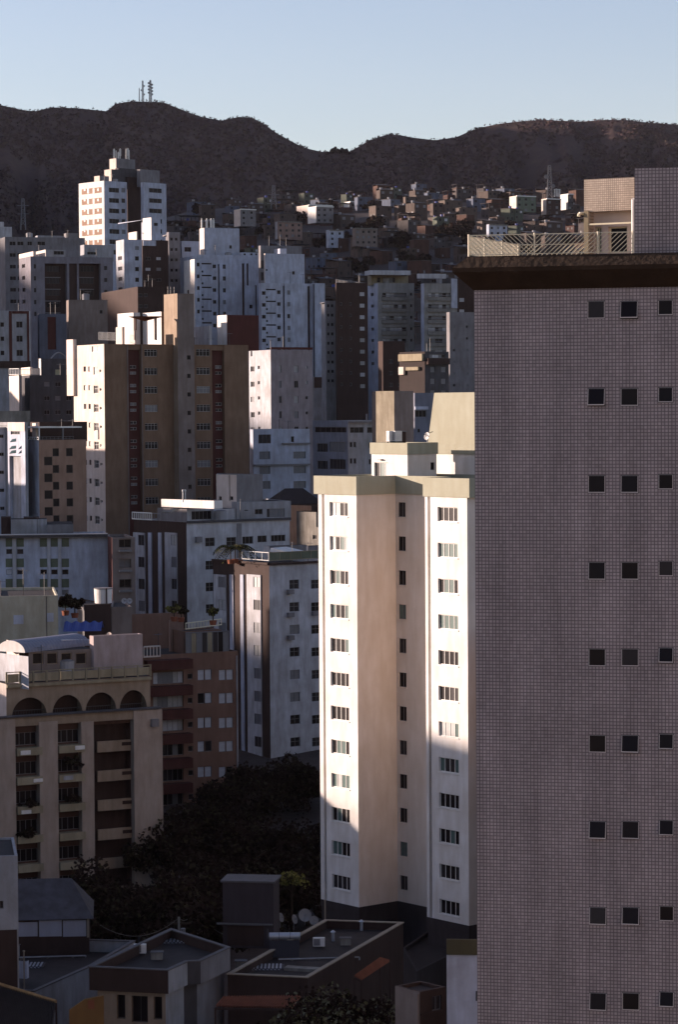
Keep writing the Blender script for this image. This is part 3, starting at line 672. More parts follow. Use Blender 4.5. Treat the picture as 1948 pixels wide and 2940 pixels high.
# ---------------------------------------------------------------- pink white block right of it
crop(450, 600)
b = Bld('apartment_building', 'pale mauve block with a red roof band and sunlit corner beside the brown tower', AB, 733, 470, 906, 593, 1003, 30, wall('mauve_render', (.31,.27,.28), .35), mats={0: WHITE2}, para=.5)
b.R.box(736, 1003, 889, 905, .12, DRED, 'roof_band', clamp=True); b.L.win(605, 616, 912, 948, mull=0, frame=FRD, panes=[GLASS])
for x0, x1, y0, y1 in ((787, 803, 1007, 1052), (885, 910, 1007, 1052), (957, 972, 1008, 1028)): b.R.win(x0, x1, y0, y1, 6, 97.6, mull=0 if x0 > 950 else 1, panes=[GLASS, GLASS, CURTD, CURT], frame=FRG)
b.L.win(604, 628, 1012, 1046, 6, 97.6, mull=1, panes=[GLASS, CURTD], frame=FRG); b.L.win(650, 664, 1008, 1030, 6, 97.6, mull=0, panes=[GLASS, CURTD], frame=FRG)
b.finish()
b = Bld('house', 'low pale blue house with roof terraces in front of the mauve block', 'house', 620, 432, 1418, 600, 985, 28, BLUEW, para=.7)
b.R.win(655, 735, 1450, 1508, mull=2, panes=[GLASS, GLASS2]); b.R.win(865, 885, 1462, 1500, mull=0); b.R.win(660, 730, 1560, 1610, 3, 95, mull=1, panes=[CURTD]); b.R.win(880, 960, 1560, 1605, 3, 95, mull=1, panes=[CURTD])
b.R.box(805, 985, 1503, 1512, .5, FRG, 'ledge', clamp=True); b.R.box(600, 985, 1640, 1650, .4, FRG, 'ledge', clamp=True); b.finish()

# ---------------------------------------------------------------- far white tower against the mountain
crop(0, 200)
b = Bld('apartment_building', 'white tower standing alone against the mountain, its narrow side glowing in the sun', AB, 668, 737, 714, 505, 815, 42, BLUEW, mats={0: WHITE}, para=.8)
b.L.box(525, 652, 762, 797, .06, SALM, 'window_band', 6, 66.2)
for i in range(6):
    for x0, x1, h in ((540, 550, 16), (562, 573, 32), (597, 608, 32), (627, 636, 16)): 
        b.L.box(x0, x1, 764+66.2*i, 764+h+66.2*i, .10, GLASS if (i+x0) % 3 else GLASS2, 'window')
b.R.win(700, 765, 760, 790, 7, 66, mull=2, panes=[GLASS]); b.R.win(780, 805, 762, 790, 7, 66, mull=0, panes=[GLASS2, CURTD])
k = Bld('rear_core', '', '', 820, 750, 690, 800, 935, 42, DBROWN, base=b.z0+.5, par=b, para=.5, refy=800)
wg = Bld('wing', '', '', 922, 741, 724, 905, 1069, 42, BLUEW, base=b.z0+.6, par=b, para=.6, refy=800)
wg.R.win(958, 1040, 763, 792, 7, 65, mull=2, panes=[GLASS])
Bld('penthouse', '', '', 746, 752, 570, 703, 868, 42, GREY, base=b.z1-.8, par=b, para=.3, mats={0: CREAM})
Bld('penthouse', '', '', 715, 746, 640, 670, 800, 42, DGREY, base=b.z1-.8, par=b, para=.3, mats={0: CREAM})
Bld('penthouse', '', '', 640, 741, 682, 605, 700, 42, GREY, base=b.z1-.8, par=b, para=.2, mats={0: CREAM})
Bld('penthouse', '', '', 900, 748, 640, 880, 1026, 42, GREY, base=b.z1-.8, par=b, para=.2)
Bld('penthouse', '', '', 760, 749, 632, 740, 930, 42, DGREY, base=b.z1-.8, par=b, para=.2)
b.finish()
for i, (x, y, h) in enumerate(((733, 570, 62), (745, 570, 50), (772, 566, 60), (810, 568, 60), (822, 568, 64), (830, 568, 50), (760, 568, 40))):
    p = at(x, y, 755); q = at(x, y-h, 755); mb = MB(); mb.tube(p-Vector((0,0,.5)), q, .13, FRW, 5)
    if i % 2 == 0: mb.bx(q.x-.25, q.x+.25, q.y-.15, q.y+.15, q.z-2.2, q.z-.2, FRW)
    tag(mb.obj('antenna_mast'), 'slim antenna mast on the roof of the white tower below the mountain', 'antenna', 'antennas on the far white tower')

# ---------------------------------------------------------------- left middle group
def quickw(f, cols, y0, y1, rows, pitch, **k):
    for a, c in cols: f.win(a, c, y0, y1, rows, pitch, **k)
b = Bld('apartment_building', 'long dark grey building with a penthouse level behind the wide balcony block', AB, 30, 660, 1075, -80, 545, 18, GREY, para=.5)
quickw(b.R, ((60, 100), (110, 150), (175, 205), (240, 290)), 1105, 1130, 6, 74, mull=1); Bld('penthouse', '', '', 240, 668, 1066, 225, 425, 18, PALE, base=b.z1-.6, par=b, para=0); Bld('penthouse', '', '', 425, 667, 1050, 410, 500, 18, GREY, base=b.z1-.6, par=b, para=0); b.finish()
b = Bld('apartment_building', 'wide purple grey block with two tall bays of dark recessed balconies', AB, 195, 600, 1200, 120, 725, 22, wall('purple_grey_render', (.235,.22,.25), .35), para=.7)
for x0, x1 in ((288, 432), (445, 497), (508, 648)):
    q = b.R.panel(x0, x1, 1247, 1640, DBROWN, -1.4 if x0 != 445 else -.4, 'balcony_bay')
    if x0 != 445:
        for k in range(5): b.R.boxm(*[b.R.rect(x0, x0+100 if x0 < 500 else x0+95, 1334+76*k, 1338+76*k)[i] for i in (0,1,2,3)], .1, FRG, 'balcony_rail')
        q.win(x0+8, x0+92, 1262, 1300, 5, 76, mull=3, panes=[GLASS, GLASS2, CURTD], frame=FRD)
        q.boxm(.1, q.W-.1, q.z0+1, q.z0+1.3, .3, DGREY, 'balcony_slab')
b.L.win(140, 160, 1250, 1275, 5, 76, mull=0); b.R.win(215, 232, 1250, 1280, 5, 76, mull=0, panes=[GLASS2]); b.R.win(668, 690, 1262, 1290, 4, 76, mull=0, panes=[GLASS2])
Bld('penthouse', '', '', 212, 606, 1168, 120, 230, 22, CREAM, base=b.z1-.6, par=b, para=.1); k = Bld('penthouse', '', '', 292, 605, 1157, 216, 420, 22, PALE, base=b.z1-.6, par=b, para=.1, mats={0: CREAM}); k.R.win(345, 410, 1166, 1190, mull=2)
k = Bld('penthouse', '', '', 540, 610, 1125, 515, 730, 22, PALE, base=b.z1-.6, par=b, para=.1); k.R.win(560, 620, 1172, 1190, mull=2); b.finish()
b = Bld('apartment_building', 'blue white stepped block below the lone white tower with a sunlit corner strip', AB, 796, 622, 1092, 745, 912, 25, BLUEW, para=.5, mats={0: WHITE2})
b.R.win(868, 893, 1200, 1228, 4, 68, mull=0); b.R.win(868, 893, 1136, 1160, 1, 68, mull=0, panes=[CURTD]); b.L.win(758, 785, 1200, 1225, 4, 66, mull=0, panes=[GLASS2])
Bld('roof_room', '', '', 878, 628, 1040, 825, 885, 25, CREAM, base=b.z1-.5, par=b, para=.1); b.finish()
b = Bld('apartment_building', 'dark brown block with a white top band and few pale windows beside the stepped block', AB, 916, 640, 1095, 905, 1082, 25, DBROWN, para=.5)
b.R.box(918, 1000, 1098, 1133, .3, BLUEW, 'roof_band', clamp=True); quickw(b.R, ((935, 968), (1005, 1035)), 1205, 1225, 4, 68, mull=1, panes=[CURTD, GLASS, BLIND]); b.finish()
b = Bld('house', 'small white cube with a sunlit corner stacked below the lone white tower', 'house', 972, 700, 950, 917, 1032, 35, BLUEW, mats={0: WHITE}, para=.3); b.R.win(990, 1015, 985, 1005, mull=0); b.finish()
b = Bld('apartment_building', 'dark block with a pale parapet between the brown block and the blue white twin towers', AB, 1085, 655, 1044, 1070, 1158, 25, GREY, para=.4)
quickw(b.R, ((1095, 1112), (1125, 1142)), 1080, 1100, 5, 66, mull=0); b.finish()
b = Bld('apartment_building', 'dim brown low rise building below the wide purple grey block', AB, 885, 560, 1395, 650, 1060, 20, DBROWN, para=.5)
quickw(b.R, ((890, 915), (925, 950)), 1440, 1462, 3, 70, mull=0, panes=[GLASS2]); b.finish()
b = Bld('house', 'dull taupe house with a curved roof edge above the brown tower', 'house', 440, 540, 1480, 425, 690, 12, TAUPE, para=.4); b.R.win(640, 660, 1545, 1570, mull=0); b.finish()
b = Bld('house', 'small grey blue house front between the framed block and the brown tower', 'house', 250, 530, 1570, 240, 425, 15, wall('slate_blue_render', (.12,.13,.17), .3), para=.4); b.R.panel(305, 360, 1590, 1800, DRED, -.3); b.finish()
crop(0, 200)
b = Bld('apartment_building', 'white stepped building cut by the left picture edge in front of the dark slope', AB, -20, 700, 1010, -60, 75, 15, WHITE2, para=.4); Bld('penthouse', '', '', -22, 703, 978, -60, 24, 15, WHITE2, base=b.z1-.4, par=b, para=.2); b.finish()

# framed white block, far left
crop(0, 850, .28699)
b = Bld('apartment_building', 'grey white block at the picture edge with a dark red frame around its window column', AB, -140, 520, 145, -200, 302, 10, PALE, para=.6)
b.R.box(88, 118, 150, 660, .1, DRED, 'frame_strip'); b.R.box(268, 292, 150, 660, .1, DRED, 'frame_strip'); b.R.box(118, 268, 150, 176, .1, DRED, 'frame_strip')
b.R.win(160, 223, 254, 316, 3, 141, mull=1); b.R.win(0, 38, 262, 308, 3, 141, mull=0); b.R.box(-30, 302, 650, 720, .25, DBROWN, 'lower_band'); b.R.box(294, 302, 150, 1200, .14, WHITE2, 'drain_strip'); b.finish()
# stepped dark block
b = Bld('apartment_building', 'stepped dark grey block with sunlit roof terraces left of the brown tower', AB, 292, 452, 792, 190, 780, 18, DGREY, para=.5)
u = Bld('upper_floors', '', '', 405, 457, 626, 386, 780, 18, DGREY, base=b.z1-.5, par=b, para=.3, mats={0: WHITE})
for x in (550, 660): u.R.win(x, x+58, 733, 790, mull=0, panes=[plain('pale_yellow_blind', (.36,.33,.20), .6)], frame=FRG)
for k in range(4):
    for x in (440, 550, 660): b.R.win(x, x+56, 860+140*k, 905+140*k, mull=1, panes=[GLASS, GLASS2, CURTD])
k = Bld('terrace_room', '', '', 186, 448, 792, 88, 215, 18, GREY, base=b.z0+1, par=b, para=0, mats={0: CREAM}); 
k = Bld('terrace_room', '', '', 300, 458, 710, 208, 320, 18, CREAM, base=b.z1-.6, par=b, para=0)
simple_rail(b, 90, 186, 728, 790, 446, FRW, 6, -2, .05); simple_rail(b, 186, 300, 735, 790, 446, CREAMM, 8, 3, .04); simple_rail(b, 300, 400, 722, 790, 449, FRG, 9, 1, .04)
mb = MB(); p = at(505, 628, 458); q = at(650, 606, 462)
for k in range(7):
    a0 = p.lerp(q, k/7)+Vector((0,0,.9*math.sin(math.pi*k/7))); a1 = p.lerp(q, (k+1)/7)+Vector((0,0,.9*math.sin(math.pi*(k+1)/7))); mb.tube(a0, a1, .14, FRG, 5)
b.add('curved_canopy', mb); b.finish()
# narrow grey and sunlit block
b = Bld('apartment_building', 'slim blue grey block with a cream sunlit top and slanting green awnings', AB, 247, 372, 1262, 72, 275, 33, PALE, para=.5, mats={0: BLUEW})
b.L.box(78, 246, 1264, 1350, .05, CREAM, 'top_band')
b.L.win(105, 195, 1352, 1385, mull=2); q = b.L.panel(95, 210, 1600, 2300, DBROWN, -.8)
for i, (x0, x1, y0) in enumerate(((95, 160, 1430), (90, 160, 1500), (90, 160, 1545), (180, 215, 1500), (180, 215, 1545))):
    a = at(x0, y0+30, 371); c = at(x1, y0+22, 370.6); e_ = at(x1, y0-6, 371.4); f_ = at(x0+25, y0, 371.8); mb = MB(); mb.quad(a, c, e_, f_, GRNG); mb.quad(a-Vector((0,0,.05)), f_-Vector((0,0,.05)), e_-Vector((0,0,.05)), c-Vector((0,0,.05)), GRNG); b.add('window_awning', mb)
b.finish()
b = Bld('apartment_building', 'blue grey wall with a pale top ledge cut by the picture edge beside the awnings', AB, -60, 378, 1310, -120, 58, 20, BLUEW, para=.5); b.R.box(-60, 58, 1310, 1322, .2, FRW, 'ledge', clamp=True); b.R.win(-10, 35, 1235+150, 1280+140, 5, 180, mull=1); Bld('roof_wall', '', '', -50, 384, 1150, -120, 300, 12, CONC, base=b.z1-.5, par=b, para=.2); b.finish()
# checkered pink block
crop(0, 1150, .287)
b = Bld('apartment_building', 'dusty pink block with dark square windows set like a chequerboard and a roof loggia', AB, 385, 372, 395, 275, 860, 25, SALM, para=.3, mats={0: BLUEW})
b.R.win(440, 522, 562, 648, 4, 168, mull=0, frame=FRD); b.R.win(525, 588, 478, 557, 6, 167.5, mull=0, frame=FRD); b.R.win(660, 726, 475, 557, 6, 167.5, mull=0, frame=FRD)
pb = Bld('penthouse', '', '', 392, 378, 215, 300, 870, 25, DBROWN, base=b.z1-.3, par=b, para=.2)
mb = MB(); z = at(385, 276, 371).z; c = b.P[1]; mb.box(V3(c+b.L.d*-b.L.W, z), V3(b.L.d*b.L.W, 0), V3(-b.L.n*3, 0), (0,0,.22), FRW); b.add('loggia_slab', mb)
mb = MB(); mb.box(V3(c+b.R.d*.01, z), V3(b.R.d*6.5, 0), V3(-b.R.n*3, 0), (0,0,.2), FRW); b.add('loggia_slab', mb)
for u, m in ((.03, FRW), (3.6, FRG), (9, FRG)):
    mb = MB(); mb.box(b.R.pt(u, b.z1-.02, .02), V3(b.R.d*.15, 0), V3(-b.R.n*.15, 0), (0,0,z-b.z1+.02), m); b.add('loggia_post', mb)
simple_rail(b, 385, 735, 365, 392, 371.6, FRG, 9, 6, .03); simple_rail(b, 275, 385, 365, 392, 376, FRW, 5, -5, .05)
mb = MB(); mb.box(b.L.pt(.3, b.z1+.3, -.6), V3(b.L.d*1.6,0), V3(-b.L.n*.3,0), (0,0,2.1), CREAM); b.add('loggia_screen', mb)
b.finish()

# ---------------------------------------------------------------- blue white twin towers
crop(450, 600)
def twin(label, cx, Y, top, Lx, Rx, cols, dx, tb, y0):
    b = Bld('apartment_building', label, AB, cx, Y, top, Lx, Rx, 22, BLUEW, para=.6)
    R = b.R; pt = 75.6
    R.win(262+dx, 286+dx, y0+10, y0+34, 6, pt, mull=0, panes=[GLASS]); R.win(288+dx, 352+dx, y0-6, y0+4, 6, pt, mull=0, panes=[GLASS]); R.win(288+dx, 300+dx, y0+42, y0+56, 6, pt, mull=0, panes=[GLASS])
    R.win(360+dx, 382+dx, y0+4, y0+28, 6, pt, mull=1); R.win(425+dx, 444+dx, y0+4, y0+32, 6, pt, mull=1, panes=[GLASS, GLASS2, CURTD])
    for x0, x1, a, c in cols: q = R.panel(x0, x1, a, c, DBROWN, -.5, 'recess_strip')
    t = Bld('lift_block', '', '', tb[0], Y+6, tb[3], tb[1], tb[2], 22, BLUEW, base=b.z1-.6, par=b, para=.3, mats={0: CREAM})
    t.R.win(tb[4], tb[4]+17, tb[5], tb[5]+22, mull=0); t.R.win(tb[4]-170, tb[4]-158, tb[5]-14, tb[5]-2, mull=0)
    return b
b = twin('blue white tower with a tall blank rooftop block, left one of the shaded pair', 232, 640, 302, 150, 655, ((395, 405, 355, 700), (550, 566, 350, 700), (579, 592, 350, 492), (635, 645, 490, 700)), 0, (305, 275, 531, 121, 467, 233), 353)
b.R.win(597, 618, 615, 640, 3, 75, mull=0); b.R.win(562, 575, 287, 298, mull=0) ; k = Bld('roof_room', '', '', 540, 646, 279, 530, 655, 22, BLUEW, base=b.z1-.6, par=b, para=.1); k.R.win(560, 574, 285, 298, mull=0, panes=[GLASS]); k.R.win(603, 617, 285, 298, mull=0, panes=[GLASS]); k.R.win(635, 648, 285, 298, mull=0, panes=[GLASS])
k = Bld('roof_block', '', '', 243, 634, 322, 174, 284, 22, BLUEW, basey=900, par=b, para=.2, mats={0: WHITE}); k.R.win(258, 275, 345, 370, 5, 75, mull=0); k.L.win(195, 208, 520, 545, 3, 75, mull=0)
k = Bld('roof_room', '', '', 160, 660, 206, 146, 290, 22, BLUEW, base=b.z1-12, par=b, para=.2); k.R.win(178, 222, 245, 275, mull=1); b.finish()
for i, (x, w_) in enumerate(((290, 10), (322, 12), (350, 14), (366, 10))):
    p = at(x, 112, 650); mb = MB(); mb.tube(p-Vector((0,0,1.5)), p+Vector((0,0,1.6)), w_*.022, FRW, 8); mb.tube(p+Vector((0,0,1.6)), p+Vector((0,0,2)), w_*.01, FRW, 6)
    tag(mb.obj('vent_stack'), 'sunlit white vent on the blank rooftop block of the left blue white tower', 'vent', 'vents on the blue white tower')
b = twin('blue white tower with a blank rooftop block and dark slots, right one of the pair', 672, 630, 476, 655, 1002, ((815, 826, 480, 1200), (973, 990, 476, 1200)), 415, (697, 690, 951, 286, 872, 400), 519)
k = Bld('side_wing', '', '', 1006, 634, 477, 996, 1083, 22, BLUEW, base=b.z0+.5, par=b, para=.3); q = k.R.panel(1006, 1019, 480, 1300, DBROWN, -.5, 'recess_strip')
Bld('roof_room', '', '', 793, 640, 254, 790, 836, 22, BLUEW, base=b.z1+3, par=b, para=.2); b.finish()
b = Bld('apartment_building', 'shaded taupe block squeezed between and behind the two blue white towers', AB, 668, 665, 235, 655, 935, 22, GREY, para=.4); b.R.win(668, 690, 330, 385, 3, 75, mull=0, panes=[GLASS2]); b.finish()
# grey white narrow and dark brown tower
b = Bld('apartment_building', 'narrow grey block with square windows beside the dark brown tower', AB, 1088, 600, 590, 1080, 1153, 20, PALE, para=.3); quickw(b.R, ((1098, 1112), (1122, 1138)), 612, 632, 9, 60, mull=0, panes=[GLASS2]); b.finish()
b = Bld('apartment_building', 'tall almost black brown tower with one column of small pale windows', AB, 1156, 590, 474, 1150, 1358, 20, DBROWN, para=.4)
b.R.win(1307, 1340, 534, 561, 9, 73.6, mull=0, panes=[BLIND, BLIND, CURT], frame=DBROWN); quickw(b.R, ((1180, 1196), (1240, 1256)), 600, 620, 8, 73.6, mull=0, panes=[GLASS2])
simple_rail(b, 1156, 1356, 452, 475, 589, FRG, 24, 20, .06); b.finish()
b = Bld('apartment_building', 'dark low block in front of the right blue white tower', AB, 1012, 520, 1080, 1003, 1062, 20, GREY, para=.4); b.R.box(1003, 1062, 1082, 1150, .1, DBROWN, 'dark_band', clamp=True); b.finish()
# balcony towers
crop(600, 300)
def balc(label, cx, Y, top, Lx, Rx, bx0, bx1, cap, extra=None):
    b = Bld('apartment_building', label, AB, cx, Y, top, Lx, Rx, 16, wall('grey_olive_render', (.31,.30,.285), .35), para=.4, mats={0: BLUEW})
    c = Bld('roof_cap', '', '', cap[0], Y-1.5, cap[3], cap[1], cap[2], 16, WHITE2, basey=cap[4], par=b, para=.2)
    for k in range(7):
        b.R.win(bx0, bx1, 1212+73.5*k, 1238+73.5*k, mull=5, mixp=[GLASS, CURT, CURTD, BLIND, BLIND], frame=FRG, depth=.5)
        b.R.box(bx0-6, bx1+4, 1239+73.5*k, 1262+73.5*k, .5, wall('taupe_balcony', (.25,.235,.215), .4), 'balcony_front')
        b.R.box(bx0-6, bx1+4, 1228+73.5*k, 1231+73.5*k, .55, FRG, 'balcony_rail')
    b.R.win(1296, 1310, 1210, 1230, 6, 73.5, mull=0) if cx < 1200 else None
    return b
b = balc('grey balcony tower with a curved white roof cap next to the dark brown tower', 1087, 640, 1148, 1016, 1322, 1118, 1272, (1038, 1003, 1300, 1066, 1095))
b.L.win(1043, 1062, 1212, 1232, 7, 73.5, mull=0); k = Bld('penthouse', '', '', 1045, 643, 1098, 1022, 1284, 16, OLIVE, base=b.z1-.4, par=b, para=0); k.R.win(1082, 1105, 1112, 1145, mull=0); k.R.win(1120, 1200, 1112, 1145, mull=4, mixp=[GLASS2, CURTD]); b.finish()
b = balc('grey balcony tower with a straight white roof cap, second from the dark brown tower', 1385, 632, 1150, 1365, 1598, 1413, 1555, (1350, 1340, 1528, 1088, 1118))
b.R.box(1560, 1598, 1120, 1310, .3, BLUEW, 'white_pier', clamp=True); k = Bld('penthouse', '', '', 1380, 636, 1118, 1368, 1590, 16, DGREY, base=b.z1-.4, par=b, para=0); k.R.win(1435, 1500, 1124, 1145, mull=3); b.finish()
b = Bld('apartment_building', 'black brown block with two small white windows behind the tiled tower edge', AB, 1600, 640, 1115, 1590, 1720, 14, DBROWN, para=.4); b.R.win(1613, 1646, 1243, 1270, 2, 73, mull=0, panes=[BLIND], frame=DBROWN); b.finish()
# grey blocks below them
crop(850, 800)
b = Bld('apartment_building', 'broad shaded grey block rising behind the olive tank of the ivory tower', AB, 990, 520, 215, 970, 1260, 16, GREY, para=.4)
quickw(b.R, ((1010, 1026), (1095, 1110)), 300, 318, 6, 75, mull=0, panes=[GLASS2, CURTD]); b.finish()
b = Bld('apartment_building', 'dark block with cream balcony fronts catching the sun in front of the grey balcony towers', AB, 830, 480, 468, 665, 985, 38, DGREY, para=.3, mats={0: wall('shade_dark_brown', (.03,.018,.015), .3)})  # near-black left wall: shade painted into the colour where sun would reach
b.L.box(672, 825, 485, 530, .5, OLIVE, 'balcony_front'); b.L.box(720, 800, 568, 590, .5, OLIVE, 'balcony_front'); b.L.box(674, 706, 568, 618, .5, CREAM, 'wall_panel'); b.R.box(835, 975, 512, 552, .8, DBROWN, 'balcony_front')
b.R.win(866, 896, 568, 602, 3, 75, mull=1, panes=[CURTD], frame=FRG); b.R.win(935, 968, 568, 602, 3, 75, mull=1, panes=[CURTD], frame=FRG); b.R.win(860, 960, 488, 510, mull=4, mixp=[GLASS, CURTD, BLIND]); b.finish()
b = Bld('apartment_building', 'almost black low block in front of the curved cap balcony tower', AB, 560, 500, 402, 530, 702, 20, DBROWN, para=.4); quickw(b.R, ((600, 625), (655, 680)), 520, 545, 3, 75, mull=1, panes=[GLASS2]); b.finish()
b = Bld('apartment_building', 'plain olive grey block with its upper left corner in the sun behind the ivory tower', AB, 633, 392, 722, 515, 757, 38, TAUPE, para=.3, mats={0: wall('sandy_render', (.30,.26,.19), .5)}); b.finish()
b = Bld('office_building', 'long low blue grey building with dark ribbon windows left of the ivory tower', 'office building', 335, 405, 912, 108, 700, 25, PALE, para=.4, mats={0: wall('blue_grey_render', (.20,.21,.26), .3)})
b.R.win(350, 437, 955, 992, mull=2); b.R.win(460, 592, 955, 992, mull=3); b.R.win(348, 364, 1050, 1085, 2, 105, mull=0); b.R.win(372, 388, 1050, 1085, 2, 105, mull=0); b.L.win(120, 325, 955, 990, mull=5); b.L.win(135, 205, 1060, 1115, 2, 110, mull=3, panes=[GLASS2, CURTD]); b.L.win(215, 320, 1050, 1115, 2, 110, mull=4, panes=[GLASS2, CURTD])
b.R.win(470, 485, 1055, 1090, 2, 105, mull=0); b.R.box(336, 700, 916, 926, .5, GREY, 'roof_ledge', clamp=True); b.R.box(450, 460, 870, 912, .1, GREY, 'vent_pipe'); b.finish()
b = Bld('house', 'blue grey house with white ledges seen behind the olive grey block', 'house', 765, 440, 735, 757, 900, 20, wall('blue_grey_render', (.20,.21,.26), .3), para=.3); b.R.win(770, 840, 848, 890, mull=2); b.R.box(758, 850, 822, 842, .3, BLUEW, 'ledge', clamp=True); b.R.win(785, 800, 965, 990, mull=0); b.finish()
b = Bld('house', 'dark hip roofed building just left of the ivory tower', 'house', -90, 396, 1448, -110, 140, 12, DBROWN, para=0, wL=9)
rp = MB(); P = offset_poly(b.P, .8); z = b.z1; c = (P[0]+P[1]+P[2]+P[3])/4; ra, rb_ = c-(P[2]-P[1])*.2, c+(P[2]-P[1])*.2; h = 2.2
rp.ngon([V3(P[1],z), V3(P[2],z), V3(rb_,z+h), V3(ra,z+h)], ROOFD); rp.ngon([V3(P[0],z), V3(P[1],z), V3(ra,z+h)], ROOFD); rp.ngon([V3(P[2],z), V3(P[3],z), V3(rb_,z+h)], ROOFD); rp.ngon([V3(P[3],z), V3(P[0],z), V3(ra,z+h), V3(rb_,z+h)], ROOFD)
b.add('hip_roof', rp); b.finish()
crop(0, 800)
b = Bld('apartment_building', 'grey cube with its sunlit side coloured cream standing at the foot of the brown tower', AB, 1522, 367, 1262, 1391, 1690, 38, GREY, para=.2, mats={0: CREAM}); b.L.box(1476, 1480, 1264, 1430, .05, TAUPE, 'joint_strip'); b.L.win(1408, 1426, 1400, 1425, mull=0); b.L.win(1480, 1500, 1400, 1425, mull=0); b.finish()  # sunlight put into the colour of the cube's cream left wall
# ================================================================ nearer blocks, left and centre
crop(0, 1400)
b = Bld('apartment_building', 'pale blue block with vertical columns of sage green panels under a thin dark roof edge', AB, -60, 345, 322, -160, 692, 7, BLUEW, para=.3)
for x0, x1 in ((35, 80), (105, 152), (255, 304), (325, 373), (395, 443)):
    for k in range(4):
        b.R.box(x0, x1, 325+131*k, 380+131*k, .06, GREENP, 'green_panel')
        if not (k == 0 and x0 > 200): b.R.win(x0+3, x1-3, 395+131*k-(0), 428+131*k, mull=0, panes=[CURTD, BLIND, GLASS2] if x0 < 200 else ([GLASS] if k == 1 else [CURTD]), frame=FRG)
for x0, x1 in ((80, 104), (304, 324), (373, 394)): b.R.box(x0, x1, 325, 900, .22, WHITE2, 'pilaster')
b.R.box(-60, 690, 300, 318, 1.0, DGREY, 'roof_edge', clamp=True); b.R.box(-60, 690, 296, 301, 1.1, METAL, 'roof_trim', clamp=True)
for x0, x1, tp in ((5, 68, 190), (150, 250, 192)): Bld('roof_room', '', '', x0, 352, tp, x0-5, x1, 7, DBROWN, base=b.z1-.3, par=b, para=0)
Bld('roof_room', '', '', 70, 351, 205, 65, 300, 7, PALE, base=b.z1-.3, par=b, para=0); k = Bld('roof_room', '', '', 300, 350, 238, 295, 470, 7, GREY, base=b.z1-.3, par=b, para=0)
b.finish()
b = Bld('apartment_building', 'brownish block with open galleries between the green panelled block and the dark framed one', AB, 720, 340, 322, 692, 868, 12, TAUPE, para=.3, mats={0: DRED})
b.R.win(765, 842, 330, 385, 3, 130, mull=1, panes=[CURTD, GLASS, GLASS2], depth=.8, frame=TAUPE); b.R.box(762, 845, 400, 412, .5, FRG, 'gallery_rail', 3, 130); b.finish()
# portal block behind
crop(300, 1400)
def portal(label, cx, Y, top, Lx, Rx, a, ls, lw, y0, pitch, rows, band, Rmat=WHITE2):
    b = Bld('apartment_building', label, AB, cx, Y, top, Lx, Rx, a, Rmat, para=.5, mats={0: DBROWN})
    for x0, x1, wx in ls:
        q = b.L.panel(x0, x1, y0-14, 3000, WHITE2 if wx else BLUEW, .16, 'white_strip')
        if wx: q.win(wx[0], wx[1], y0, y0+lw, rows, pitch, mull=1, panes=[CURTD, CURT, CURTD, GLASS2], frame=FRG)
    return b
b = portal('white and dark brown striped block with a sunlit flat roof slab above it', 527, 356, 222, 188, 1192, 36, ((202, 275, (215, 262)), (297, 318, None), (362, 382, None), (405, 481, (428, 477))), 68, 304, 141, 5, None)
R = b.R
R.win(648, 710, 322, 378, mull=1, hb=.5); R.win(785, 848, 318, 374, mull=1, hb=.5); R.win(650, 705, 470, 528, 4, 140, mull=1, hb=.5, panes=[GLASS2, GLASS])
R.box(852, 882, 230, 900, .08, GREY, 'pilaster'); R.win(887, 957, 314, 362, mull=2); R.win(985, 1045, 308, 352, mull=1); R.win(1072, 1165, 304, 346, mull=3)
R.box(582, 618, 315, 352, .45, GREY, 'air_conditioner_box'); R.box(527, 1195, 203, 218, .35, DGREY, 'roof_edge', clamp=True)
k = Bld('penthouse', '', '', 530, 362, 138, 340, 705, 36, WHITE2, base=b.z1-.5, par=b, para=0, mats={0: GREY}); k.R.win(560, 690, 150, 205, mull=4, panes=[GLASS]); 
k = Bld('penthouse', '', '', 700, 364, 138, 690, 850, 36, WHITE2, base=b.z1-.5, par=b, para=0); k = Bld('penthouse', '', '', 848, 366, 92, 700, 1200, 20, PALE, base=b.z1-.5, par=b, para=.1); k.R.win(968, 1018, 138, 172, mull=1); k.R.win(1045, 1160, 135, 190, mull=5, mixp=[CURTD, GLASS2]); k.R.win(900, 925, 142, 150, mull=0)
Bld('roof_slab', '', '', 704, 357, 84, 365, 760, 42, WHITE, basey=136, par=b, para=0)
mb = MB(); p = at(360, 155, 358); q = at(450, 133, 358); r_ = at(485, 136, 361); s_ = at(420, 158, 354); mb.quad(p, s_, r_, q, CONC); mb.quad(p-Vector((0,0,.1)), q-Vector((0,0,.1)), r_-Vector((0,0,.1)), s_-Vector((0,0,.1)), CONC); b.add('awning', mb)
simple_rail(b, 178, 303, 158, 204, 360, FRW, 10, -4, .07); simple_rail(b, 303, 360, 165, 204, 357, FRG, 3, -2, .05)
b.finish()
for i, x in enumerate((505, 520)):
    p = at(x, 80, 362); mb = MB(); mb.tube(p-Vector((0,0,.3)), p+Vector((0,0,1.3)), .07, FRW, 6); mb.tube(p+Vector((0,0,1.2)), p+Vector((0,0,1.45)), .12, FRW, 6); tag(mb.obj('vent_pipe'), 'thin white pipe standing on the sunlit flat roof slab', 'vent pipe', 'pipes on the sunlit slab')
